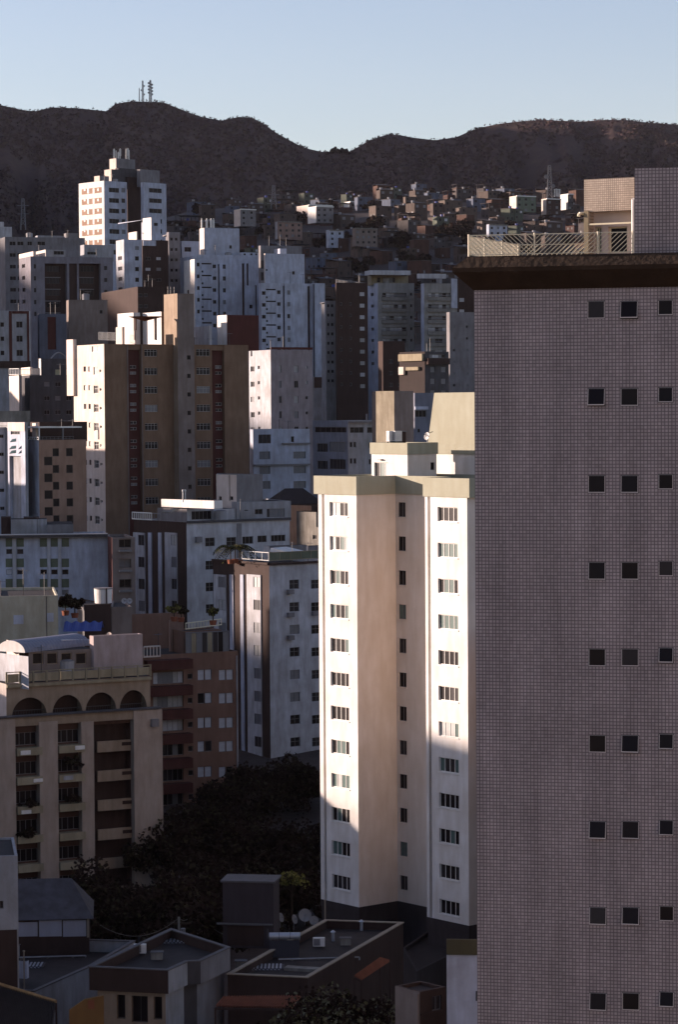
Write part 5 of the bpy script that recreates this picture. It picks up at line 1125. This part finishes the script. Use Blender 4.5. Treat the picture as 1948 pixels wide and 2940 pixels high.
t_at(905, 2960, 168, 3, 3, 'dark garden tree under the terracotta lean-to', 4000, .13)

# flat roofed buildings
def slabhouse(label, pts, z, h, mw, mroof, cat='house', name='flat_roofed_house', para=.35, cop=None, base=None):
    P = [Vector((p.x, p.y)) for p in (atz(x, y, z) for x, y in pts)]
    t = Thing(name, label, cat, (P[0].x, P[0].y, base or ZC-51)); fs = t.poly(P, base or ZC-51, z, mw, mroof, para); t.P = P; t.z1 = z; t.fs = fs
    if cop:
        O = offset_poly(P, .06); I = offset_poly(P, -.28); mb = MB()
        for i in range(len(P)):
            j = (i+1) % len(P); a, b_, c, d = V3(O[i], z), V3(O[j], z), V3(I[j], z), V3(I[i], z); up = Vector((0,0,.08))
            mb.quad(a+up, b_+up, c+up, d+up, cop); mb.quad(a, b_, b_+up, a+up, cop); mb.quad(d+up, c+up, c, d, cop)
        t.add('parapet_coping', mb)
    return t
COP = wall('pale_coping', (.34,.28,.215), .3); COPD = wall('dull_coping', (.13,.12,.125), .3)
crop(600, 2100, .5102)
t = slabhouse('dark flat roofed building edged with a thin pale coping, carrying dishes and a solar heater', [(105,1368),(555,1388),(1095,1078),(655,1063)], ZC-40, 11, DBROWN, ROOFD, cop=COP, para=.6)
zr = t.z1-.6; t.finish()
def rbox(name, x, y, z, w_, d_, h, mat, rz, lab, cat, parts=()):
    p = atz(x, y, z); e = tag(empty(name, p), lab, cat); e.rotation_euler = (0,0,rz); mb = MB(); mb.bx(-w_/2, w_/2, -d_/2, d_/2, 0, h, mat); mb.obj('wall', e)
    mb = MB(); mb.bx(-w_/2-.15, w_/2+.15, -d_/2-.15, d_/2+.15, h, h+.14, COPD); mb.obj('roof', e)
    return e
e = rbox('service_tower', 240, 1200, zr, 3.9, 2.6, 5.0, wall('dark_mauve_render', (.06,.046,.052), .35), -.15, 'plain dark mauve service tower standing on the flat roofs before the ivory tower', 'roof building')
mb = MB(); mb.bx(-1.6, 1.2, -1.36, -1.3, .2, 1.7, DBROWN); mb.obj('door_recess', e)
mb = MB(); mb.bx(-2.4, 1.9, -1.6, -1.3, 1.8, 1.9, COPD); mb.obj('ledge', e)
for x, y, r, yw, til, lab in ((540, 1092, .52, .25, -.35, 'largest round satellite dish on the dark flat roof'), (592, 1122, .36, .1, -.35, 'round satellite dish just below and beside the largest one'), (478, 1115, .38, 1.1, -.3, 'satellite dish turned edge on, next to the largest one'), (402, 1105, .38, 1.15, -.3, 'satellite dish turned edge on, closest to the mauve service tower')):
    p = atz(x, y, zr); dish('satellite_dish', lab, p, r, yw, til, wall('dull_white_dish', (.3,.28,.28), .2), .8)
p = atz(428, 1262, zr); e = tag(empty('solar_water_heater', p), 'silver cylinder solar water heater raised on legs above its dark panel', 'solar heater'); e.scale = (.55,)*3
mb = MB(); mb.tube((-2.1,0,2.7), (2.1,0,2.7), .48, METAL, 20); mb.obj('tank', e)
for x in (-.75, .75): mb = MB(); mb.tube((x-.03,0,2.7), (x+.03,0,2.7), .50, FRD, 20); mb.obj('strap', e)
mb = MB(); mb.quad((-2,-2.4,.3), (2,-2.4,.3), (2,-.5,2.2), (-2,-.5,2.2), GLASS2); mb.quad((-2,-2.4,.24), (-2,-.5,2.14), (2,-.5,2.14), (2,-2.4,.24), FRD); mb.obj('panel', e)
for x in (-1.9, 1.9): mb = MB(); mb.tube((x,0,0), (x,0,2.7), .05, FRG, 5); mb.tube((x,-2.4,0), (x,-.2,2.4), .05, FRG, 5); mb.obj('leg', e)
mb = MB(); mb.tube((-2.3,0,2.3), (-2.3,0,3.7), .03, FRG, 5); mb.obj('vent', e)
p = atz(655, 1085, zr); mb = MB(); mb.tube((0,0,0), (0,0,1.9), .05, COP, 6); mb.tube((0,0,1.85), (0,0,1.95), .08, COP, 6); o = mb.obj('pole'); o.location = p; tag(o, 'thin upright pole at the corner of the dark flat roof', 'pole')
p = atz(500, 1345, zr); mb = MB(); mb.box((0,0,0), (2.8,-.9,0), (.25,.8,0), (0,0,.22), CONC); o = mb.obj('duct'); o.location = p-Vector((1,0,0)); tag(o, 'low concrete duct lying on the dark flat roof near its front edge', 'duct')
# flat house with dark fascia
crop(0, 2240)
t = slabhouse('flat roofed house with a deep black fascia and three tall openings', [(572,1203),(1082,1226),(1205,1170),(1290,1166),(1480,1078),(1100,958)], ZC-38.4, 12, DBROWN, ROOFD, cop=COPD, para=.7)
t.polys.clear(); P = t.P; z = t.z1
t.poly(P, z-1.6, z, DBROWN, ROOFD, .7, 'fascia', mats={1: PALE, 2: DGREY, 3: GREY}); t.poly(offset_poly(P, -.4), ZC-51, z-1.6+.01, BEIGE, ROOFD, 0, 'wall', mats={1: PALE, 2: DGREY, 3: GREY})
f = t.polys[1][1][0]
for x0, x1, y0, y1 in ((750, 805, 1380, 1535), (845, 950, 1388, 1560), (987, 1042, 1392, 1540)): f.win(x0, x1, y0, y1, mull=0 if x0 != 845 else 1, panes=[GLASS], frame=FRD, depth=.35)
t.finish()
t = slabhouse('broad dark roof terrace with a pale parapet wall at the bottom edge', [(-120,1330),(215,1362),(598,1192),(868,1036),(250,1020),(-120,1120)], ZC-42, 9, PALE, ROOFD, cop=COPD, para=.9); t.finish()
mb = MB(); p = atz(155, 1370, ZC-43); mb.tube((0,0,-3), (0,0,3.1), .05, COP, 6); mb.tube((0,0,3.1), (0,0,3.2), .09, COP, 6); o = mb.obj('pole'); o.location = p; tag(o, 'thin pole rising before the dark roof terrace', 'pole')
# white wall at the edge, tin roofed shed
b = Bld('house', 'pale plain walled house at the picture edge above a dark base', 'house', -60, 182, 490, -90, 112, 9, PALE, base=ZC-51, para=.15, sep=True, wL=8); b.R.win(-5, 22, 775, 828, mull=0, panes=[GLASS2]); b.R.box(-60, 112, 963, 1700, .06, DBROWN, 'base_band', clamp=True); b.finish()
b = Bld('shed', 'tin roofed shed with a row of pale translucent wall panels', 'shed', 110, 205, 905, 90, 572, 5, DBROWN, base=ZC-47, para=0, sep=True, wL=7)
for x0, x1 in ((115, 240), (250, 396), (404, 553)): b.R.box(x0, x1, 900 if x0 > 200 else 912, 1004, .08, wall('translucent_panel', (.34,.34,.40), .15), 'wall_panel')
b.R.box(558, 572, 885, 1010, .1, COP, 'corner_post')
mb = MB(); z = b.z1+.1; P = offset_poly(b.P, .35); c0 = (P[0]+P[1])/2+(P[2]-P[1])*.05; c1 = (P[2]+P[3])/2-(P[2]-P[1])*.28; h = 2.6
mb.ngon([V3(P[1],z), V3(P[2],z), V3(c1,z+h), V3(c0,z+h)], ROOFG); mb.ngon([V3(P[2],z), V3(P[3],z), V3(c1,z+h)], ROOFG); mb.ngon([V3(P[3],z), V3(P[0],z), V3(c0,z+h), V3(c1,z+h)], ROOFG); mb.ngon([V3(P[0],z), V3(P[1],z), V3(c0,z+h)], ROOFG); b.add('tin_roof', mb); b.finish()
b = Bld('garden_wall', 'short pale rendered wall beside the dark terrace at the picture edge', 'wall', -40, 196, 1150, -60, 168, -20, BLUEW, basey=1262, para=0, wL=.4); b.finish()
# tiled roofs
def tileroof(label, pts, zs, name='tiled_roof', seg=34, mat=TERRA, legs=True):
    a, b_, c, d = [atz(x, y, z) for (x, y), z in zip(pts, zs)]   # a-b eave (near), d-c ridge
    mb = MB(); e = tag(empty(name, a), label, 'tiled roof')
    for k in range(seg):
        for t0, t1, h0, h1 in ((0, .25, 0, .14), (.25, .5, .14, .14), (.5, .75, .14, 0), (.75, 1, 0, 0)):
            u0, u1 = (k+t0)/seg, (k+t1)/seg; p, q, r_, s_ = a.lerp(b_, u0), a.lerp(b_, u1), d.lerp(c, u1), d.lerp(c, u0)
            mb.quad(p-a+Vector((0,0,h0)), q-a+Vector((0,0,h1)), r_-a+Vector((0,0,h1)), s_-a+Vector((0,0,h0)), mat)
    mb.obj('roof_tiles', e)
    mb = MB(); g = ZC-51
    for p in (a, b_, c, d): q = p-a; mb.tube((q.x, q.y, g-a.z), (q.x, q.y, -.05+q.z), .07, DBROWN, 6)
    mb.tube(Vector((0,0,-.1)), b_-a+Vector((0,0,-.1)), .08, DBROWN, 5); mb.obj('post_frame', e)
    return e
crop(600, 2100, .5102)
tileroof('low terracotta tiled lean-to roof behind the bottom garden trees', [(35,1552),(470,1560),(520,1492),(80,1498)], [ZC-40.6, ZC-40.6, ZC-40.35, ZC-40.35], seg=30)
tileroof('steep red tiled roof in the shade beside the pale slatted posts', [(820,1380),(860,1400),(1020,1295),(965,1278)], [ZC-40.3, ZC-40.6, ZC-40.0, ZC-39.6], seg=8)
crop(0, 2240)
e = tileroof('dark roof whose ridge has a thin yellowish sunlit line painted on at the bottom corner', [(-80,1640),(330,1640),(360,1428),(-10,1315)], [ZC-41.0, ZC-41.2, ZC-40.2, ZC-39.2], seg=36, mat=wall('dark_old_tile', (.05,.035,.03), .4))
mb = MB(); a = atz(-10, 1313, ZC-39.15); c = atz(360, 1426, ZC-40.15); mb.tube(a-Vector(e.location), c-Vector(e.location), .16, wall('lit_ridge_tile', (.36,.22,.10), .5), 8); mb.obj('ridge_tiles', e)  # ochre tube paints the sunlit line along the ridge
b = Bld('garden_wall', 'mustard yellow yard wall with a small brown opening beside the black fascia house', 'wall', 445, 170, 1480, 430, 668, 9, YELL, base=ZC-51, para=0, wL=.4)
b.P; mb = MB(); R = b.R; q = [R.pt(0, b.z1), R.pt(R.W, b.z1), R.pt(R.W, R.uv(668, 1385)[1]), R.pt(R.W*.45, R.uv(560, 1410)[1])]; n3 = V3(-R.n*.25, 0)
mb.ngon(q, YELL); mb.ngon([p+n3 for p in q[::-1]], YELL)
for i in range(4): j = (i+1) % 4; mb.quad(q[i], q[i]+n3, q[j]+n3, q[j], YELL)
b.add('stepped_wall_top', mb); b.R.box(565, 605, 1415, 1470, .04, TERRA, 'shutter'); b.finish()
# podium and neighbours of the ivory tower, bottom
crop(1000, 2500, .28061)
t = slabhouse('dark plinth building below the ivory tower with an olive band', [(560,790),(700,1030),(1110,830),(1420,890),(1500,640),(900,560)], ZC-44.5, 7, wall('dark_plinth', (.045,.036,.038), .4), ROOFD, para=.3, name='podium_building'); t.finish()
b = Bld('retaining_wall', 'bluish white rounded yard wall beside the tiled tower foot', 'wall', 1010, 150, 860, 1000, 1700, -5, BLUEW, base=ZC-51, para=0, sep=False, wL=.5)
b.R.box(1310, 1326, 1230, 1330, .05, DGREY, 'slot'); b.R.box(1010, 1700, 700, 858, .12, wall('olive_band_render', (.09,.08,.045), .3), 'olive_band', clamp=True); b.finish()
b = Bld('house', 'taupe house end with a pale corner pillar at the bottom by the bluish wall', 'house', 735, 152, 1240, 672, 1000, 40, DBROWN, base=ZC-51, para=.2, wL=2.2, mats={0: TAUPE}, sep=False); b.L.box(672, 735, 1255, 3000, .12, TAUPE, 'corner_pillar'); b.R.win(860, 960, 1280, 1430, mull=1, panes=[GLASS2]); b.R.box(740, 960, 1440, 1460, .1, DBROWN, 'ledge'); b.finish()
# slatted posts near the red roof
for i, x in enumerate((348, 420)):
    p = atz(x, 940, ZC-45); mb = MB(); w_ = .25 if i == 0 else .55
    for k in range(5 if i else 2): mb.bx(k*.13-.3, k*.13-.22, -.05, .05, 0, 2.6, COP)
    mb.bx(-.35, .4, -.07, .07, 2.5, 2.65, COP); o = mb.obj('slatted_post'); o.location = p; tag(o, 'pale slatted post beside the red tiled roof, %s one' % ('narrower', 'wider')[i], 'post')

# ================================================================ unseen blocks added outside the frame, heights set by the shadow lines they cast
def offblock(i, x, y, w_, d_, ztop, mat, lab, rz=.5):
    c = Vector((x, y)); dx = Vector((math.cos(rz), math.sin(rz))); dy = Vector((-dx.y, dx.x)); P = [c-dx*w_/2-dy*d_/2, c+dx*w_/2-dy*d_/2, c+dx*w_/2+dy*d_/2, c-dx*w_/2+dy*d_/2]
    P = [P[3], P[0], P[1], P[2]]; g = G(x, y)-2
    t = Thing('apartment_building', lab, AB, (x, y, g), sep=False); fs = t.poly(P, g, ztop, mat)
    for f in (fs[0], fs[1], fs[2]):
        n = int(f.W/4)
        for k in range(n):
            for r in range(int((ztop-g)/3.1)-1):
                z = ztop-2.6-3.1*r; u = f.W*(k+.5)/n; f.wm(u-.7, u+.7, z, z+1.2, mull=1, panes=DG_)
    t.finish()
SHADE_BLOCKS = [(-84, 262, 20, 36, ZC-21.3, CREAM, 'cream shadow casting block added just beyond the picture edge beside the arcade building', 0), (-205, 238, 30, 61, ZC+5.2, PALE, 'tall grey shadow casting slab added two streets beyond the picture edge', 0), (-98, 335, 22, 26, ZC-11, PALE, 'grey shadow casting block added beyond the picture edge level with the striped blocks'), (-118, 380, 22, 26, ZC+.5, BEIGE, 'beige shadow casting block added beyond the picture edge level with the chequered block'),
       (-128, 428, 24, 26, ZC+7, TAUPE, 'taupe shadow casting block added beyond the picture edge level with the brown tower'), (-150, 480, 26, 28, ZC+16, PALE, 'grey shadow casting tower added beyond the picture edge behind the framed block'), (-62, 180, 24, 40, ZC-20, TAUPE, 'taupe shadow casting block added beyond the picture edge beside the low roofs')]
for i, a_ in enumerate(SHADE_BLOCKS): offblock(i, *a_)

# ---------------------------------------------------------------- small rooftop things: aerials and water tanks
def short(lab): return ' '.join(lab.split()[:6]).rstrip(',')
done = 0
for th in list(FIN):
    lab = th.root.e.get('label') or ''; P, fs_, z0_, z1_, m_, r_, pa_, _w = th.polys[0]
    if 'beyond the picture' in lab or 'tiles' in lab or 'ivory' in lab or th.root.e.name.startswith(('hillside','garden','retaining','podium','shed','flat')): continue
    c = sum(P, Vector((0, 0)))/len(P); d1 = (P[2]-P[1]); L1 = d1.length; d1 = d1/L1
    if L1 < 5: continue
    d2 = Vector((-d1.y, d1.x)); zr_ = z1_-max(pa_, 0)
    for k in range(random.choice((1, 2, 2, 3))):
        q = P[1]+d1*L1*random.uniform(.1, .9)+d2*random.uniform(.8, 3.2); h = random.uniform(1.8, 3.6); mb = MB(); r0 = .035 if q.y < 420 else .05
        mb.tube((0,0,0), (0,0,h), r0, FRD, 5); a = random.uniform(0, 3.14); v = Vector((math.cos(a), math.sin(a), 0)); v2 = Vector((-v.y, v.x, 0))
        mb.tube(Vector((0,0,h*.93))-v*.7, Vector((0,0,h*.93))+v*.7, r0*.6, FRG, 4)
        for j in range(5): p_ = Vector((0,0,h*.93))+v*(-.6+.3*j); mb.tube(p_-v2*(.35-.04*j), p_+v2*(.35-.04*j), r0*.5, FRG, 4)
        o = mb.obj('antenna'); o.location = (q.x, q.y, zr_); tag(o, 'thin television aerial on the roof of the '+short(lab), 'antenna', 'aerials on the '+short(lab))
    if random.random() < .45 and L1 > 8:
        q = P[1]+d1*L1*random.uniform(.25, .8)+d2*random.uniform(2.2, 4); e = tag(empty('water_tank', (q.x, q.y, zr_)), 'round grey water tank on the roof of the '+short(lab), 'water tank')
        mb = MB(); rt = random.uniform(.7, 1.1); mb.tube((0,0,.3), (0,0,1.7), rt*.92, PALE, 16, rt); mb.obj('tank', e)
        mb = MB(); mb.tube((0,0,1.7), (0,0,1.86), rt*1.04, GREY, 16, rt*.5); mb.obj('lid', e); mb = MB(); mb.bx(-rt, rt, -rt, rt, -.05, .3, CONC); mb.obj('base', e)

# clutter on the low roofs
crop(600, 2100, .5102); ROOFZ = ZC-40.6
def small(name, x, y, z, fn, lab, cat, crop_=None):
    p = atz(x, y, z); o = fn(); o.location = p; tag(o, lab, cat); return o
def vent():
    mb = MB(); mb.tube((0,0,0), (0,0,.7), .12, METAL, 8); mb.tube((0,0,.7), (0,0,.85), .22, METAL, 8, .05); return mb.obj('roof_vent')
def ac():
    mb = MB(); mb.bx(-.45, .45, -.18, .18, .1, .75, ACW); mb.bx(-.4, .1, -.2, -.18, .17, .68, FRG); mb.bx(-.4, -.3, -.18, .18, 0, .1, FRD); mb.bx(.3, .4, -.18, .18, 0, .1, FRD); return mb.obj('air_conditioner')
def sheets():
    mb = MB()
    for k in range(4):
        for j in range(10): mb.bx(-1.4+.28*j+.05*k, -1.4+.28*j+.14+.05*k, -.8+.1*k, .8+.1*k, .03*k+.004, .03*k+.05, METAL if k % 2 else ROOFG)
        mb.bx(-1.45+.05*k, 1.45+.05*k, -.8+.1*k, .8+.1*k, .03*k, .03*k+.02, ROOFG)
    return mb.obj('roofing_sheets')
def crate():
    mb = MB(); mb.bx(-.4, .4, -.3, .3, 0, .5, CONC); mb.bx(-.46, .46, -.36, .36, .5, .56, COPD); return mb.obj('concrete_box')
def pipe():
    mb = MB(); mb.tube((-3, 0, .12), (3, .6, .12), .06, PALE, 6); mb.tube((3, .6, .12), (3, .6, -.1), .06, PALE, 6)
    for x in (-2, 0, 2): mb.bx(x-.08, x+.08, x*.1+.2, x*.1+.4, -.02, .1, CONC)
    return mb.obj('water_pipe')
for i, (x, y, fn, lab, cat) in enumerate(((700, 1180, vent, 'small metal vent cowl in the middle of the dark coping edged roof', 'vent'), (860, 1120, vent, 'small metal vent cowl near the far corner of the dark coping edged roof', 'vent'), (620, 1215, ac, 'white air conditioner standing on the dark roof beyond the solar heater', 'air conditioner'),
   (300, 1335, sheets, 'stack of corrugated roofing sheets by the front edge of the dark roof', 'roofing sheets'), (770, 1200, crate, 'square concrete box on the dark roof near its coping edge', 'box'), (620, 1290, pipe, 'pale water pipe lying across the dark coping edged roof', 'pipe'), (180, 1330, crate, 'concrete box in the front corner of the dark coping edged roof', 'box'))): small('', x, y, ROOFZ, fn, lab, cat)
crop(0, 2240)
for x, y, z, fn, lab, cat in ((300, 1150, ZC-42.9, pipe, 'pale pipe on the broad dark terrace before the tin roofed shed', 'pipe'), (500, 1110, ZC-42.9, vent, 'thin vent cowl on the broad dark terrace', 'vent'), (150, 1200, ZC-42.9, sheets, 'roofing sheets lying on the broad dark terrace at the picture edge', 'roofing sheets'), (900, 1120, ZC-39.1, ac, 'white air conditioner on the roof of the black fascia house', 'air conditioner'), (1010, 1150, ZC-39.1, crate, 'concrete box on the roof of the black fascia house', 'box'), (1150, 1040, ZC-39.1, sheets, 'roofing sheets on the roof of the black fascia house', 'roofing sheets')): small('', x, y, z, fn, lab, cat)
crop(0, 2240)
def cable(x0, y0, Y0, x1, y1, Y1, sag, lab):
    a = at(x0, y0, Y0); b_ = at(x1, y1, Y1); mb = MB(); n = 16
    q = [a.lerp(b_, k/n)-Vector((0,0,sag*4*(k/n)*(1-k/n))) for k in range(n+1)]
    for k in range(n): mb.tube(q[k]-a, q[k+1]-a, .025, FRD, 4)
    o = mb.obj('overhead_cable'); o.location = a; tag(o, lab, 'cable')
def pole(x, y, Y, h, lab):
    p = at(x, y, Y); e = tag(empty('utility_pole', (p.x, p.y, p.z-h)), lab, 'utility pole'); mb = MB(); mb.tube((0,0,0), (0,0,h), .16, CONC, 8, .1); mb.obj('shaft', e); mb = MB(); mb.bx(-1, 1, -.06, .06, h-.6, h-.48, BARK); mb.obj('crossarm', e); mb = MB(); mb.tube((.35,-.2,h-1.6), (.35,-.2,h-.9), .2, FRG, 8); mb.obj('transformer', e)
pole(1245, 830, 225, 10, 'thin concrete utility pole against the dark grove'); pole(1150, 880, 214, 9.5, 'utility pole just above the black fascia house roof')
cable(1150, 885, 214, 1245, 835, 225, .5, 'dark cable strung between the two utility poles'); cable(1245, 835, 225, 1640, 1000, 212, 1, 'dark cable running from the pole past the service tower'); cable(640, 930, 205, 1150, 885, 214, 1.2, 'dark cable from the tin roofed shed to the utility pole')

# unseen pale blocks added behind the camera to bounce evening sun onto the scene
for i, (x, y, w_, d_, zt_, m_, lab) in enumerate(((55, -45, 46, 16, ZC+24, CREAM, 'cream sunlight bouncing block added behind the viewpoint'), (5, -70, 40, 16, ZC+16, BEIGE, 'beige sunlight bouncing block added behind the viewpoint'), (-48, -62, 34, 16, ZC+8, WHITE, 'white sunlight bouncing block added behind the viewpoint'), (98, 10, 34, 16, ZC+30, CREAM, 'tall cream sunlight bouncing block added beside the tiled tower beyond the picture edge'))):
    offblock(i, x, y, w_, d_, zt_, m_, lab, rz=math.radians((218, 200, 190, 245)[i]))
# the streets behind the tiled tower
pal = [(CREAM,'cream'),(PALE,'pale grey'),(WHITE2,'white'),(TAUPE,'taupe'),(BRICKR,'brick clad'),(BLUEW,'bluish white'),(GREY,'grey')]
rr = random.Random(11); n_ = 0
for Y in (150, 215, 290, 370, 460, 560, 680, 820):
    for k in range(3):
        px_ = (1760, 2450, 3150)[k]+rr.uniform(-60, 60)+(250 if Y < 200 else 0); x = (px_-974)/F*Y; W_ = min(30, 420/F*Y+8); m_, nm = pal[(n_*3+k) % 7]; h = rr.uniform(18, 46)
        ztop = min(G(x, Y)+h, ZC+.050*Y)
        offblock(0, x, Y, W_*.8, 13, ztop, m_, '%s block %s behind the tiled tower, %s row' % (nm, ['directly','farther','farthest'][k], ['first','second','third','fourth','fifth','sixth','seventh','eighth'][n_]), rz=.42)
    n_ += 1
# thin evening haze
me = bpy.data.meshes.new('haze'); me.from_pydata([(x, y, z) for x in (-5100, 5100) for y in (-450, 5300) for z in (-60, ZC+640)], [], [(0,1,3,2),(4,6,7,5),(0,4,5,1),(2,3,7,6),(0,2,6,4),(1,5,7,3)])
hz = bpy.data.objects.new('haze', me); COL.objects.link(hz); hz['kind'] = 'stuff'; hz['label'] = 'thin purple evening haze over the city and hills'; hz['category'] = 'haze'
m = bpy.data.materials.new('haze_air'); m.use_nodes = True; nt_ = m.node_tree; nt_.nodes.remove(nt_.nodes['Principled BSDF']); pv_ = nt_.nodes.new('ShaderNodeVolumePrincipled'); pv_.inputs['Color'].default_value = (.95, .88, .96, 1); pv_.inputs['Density'].default_value = 1.0e-5; pv_.inputs['Anisotropy'].default_value = 0
nt_.links.new(pv_.outputs[0], nt_.nodes['Material Output'].inputs['Volume']); me.materials.append(m)
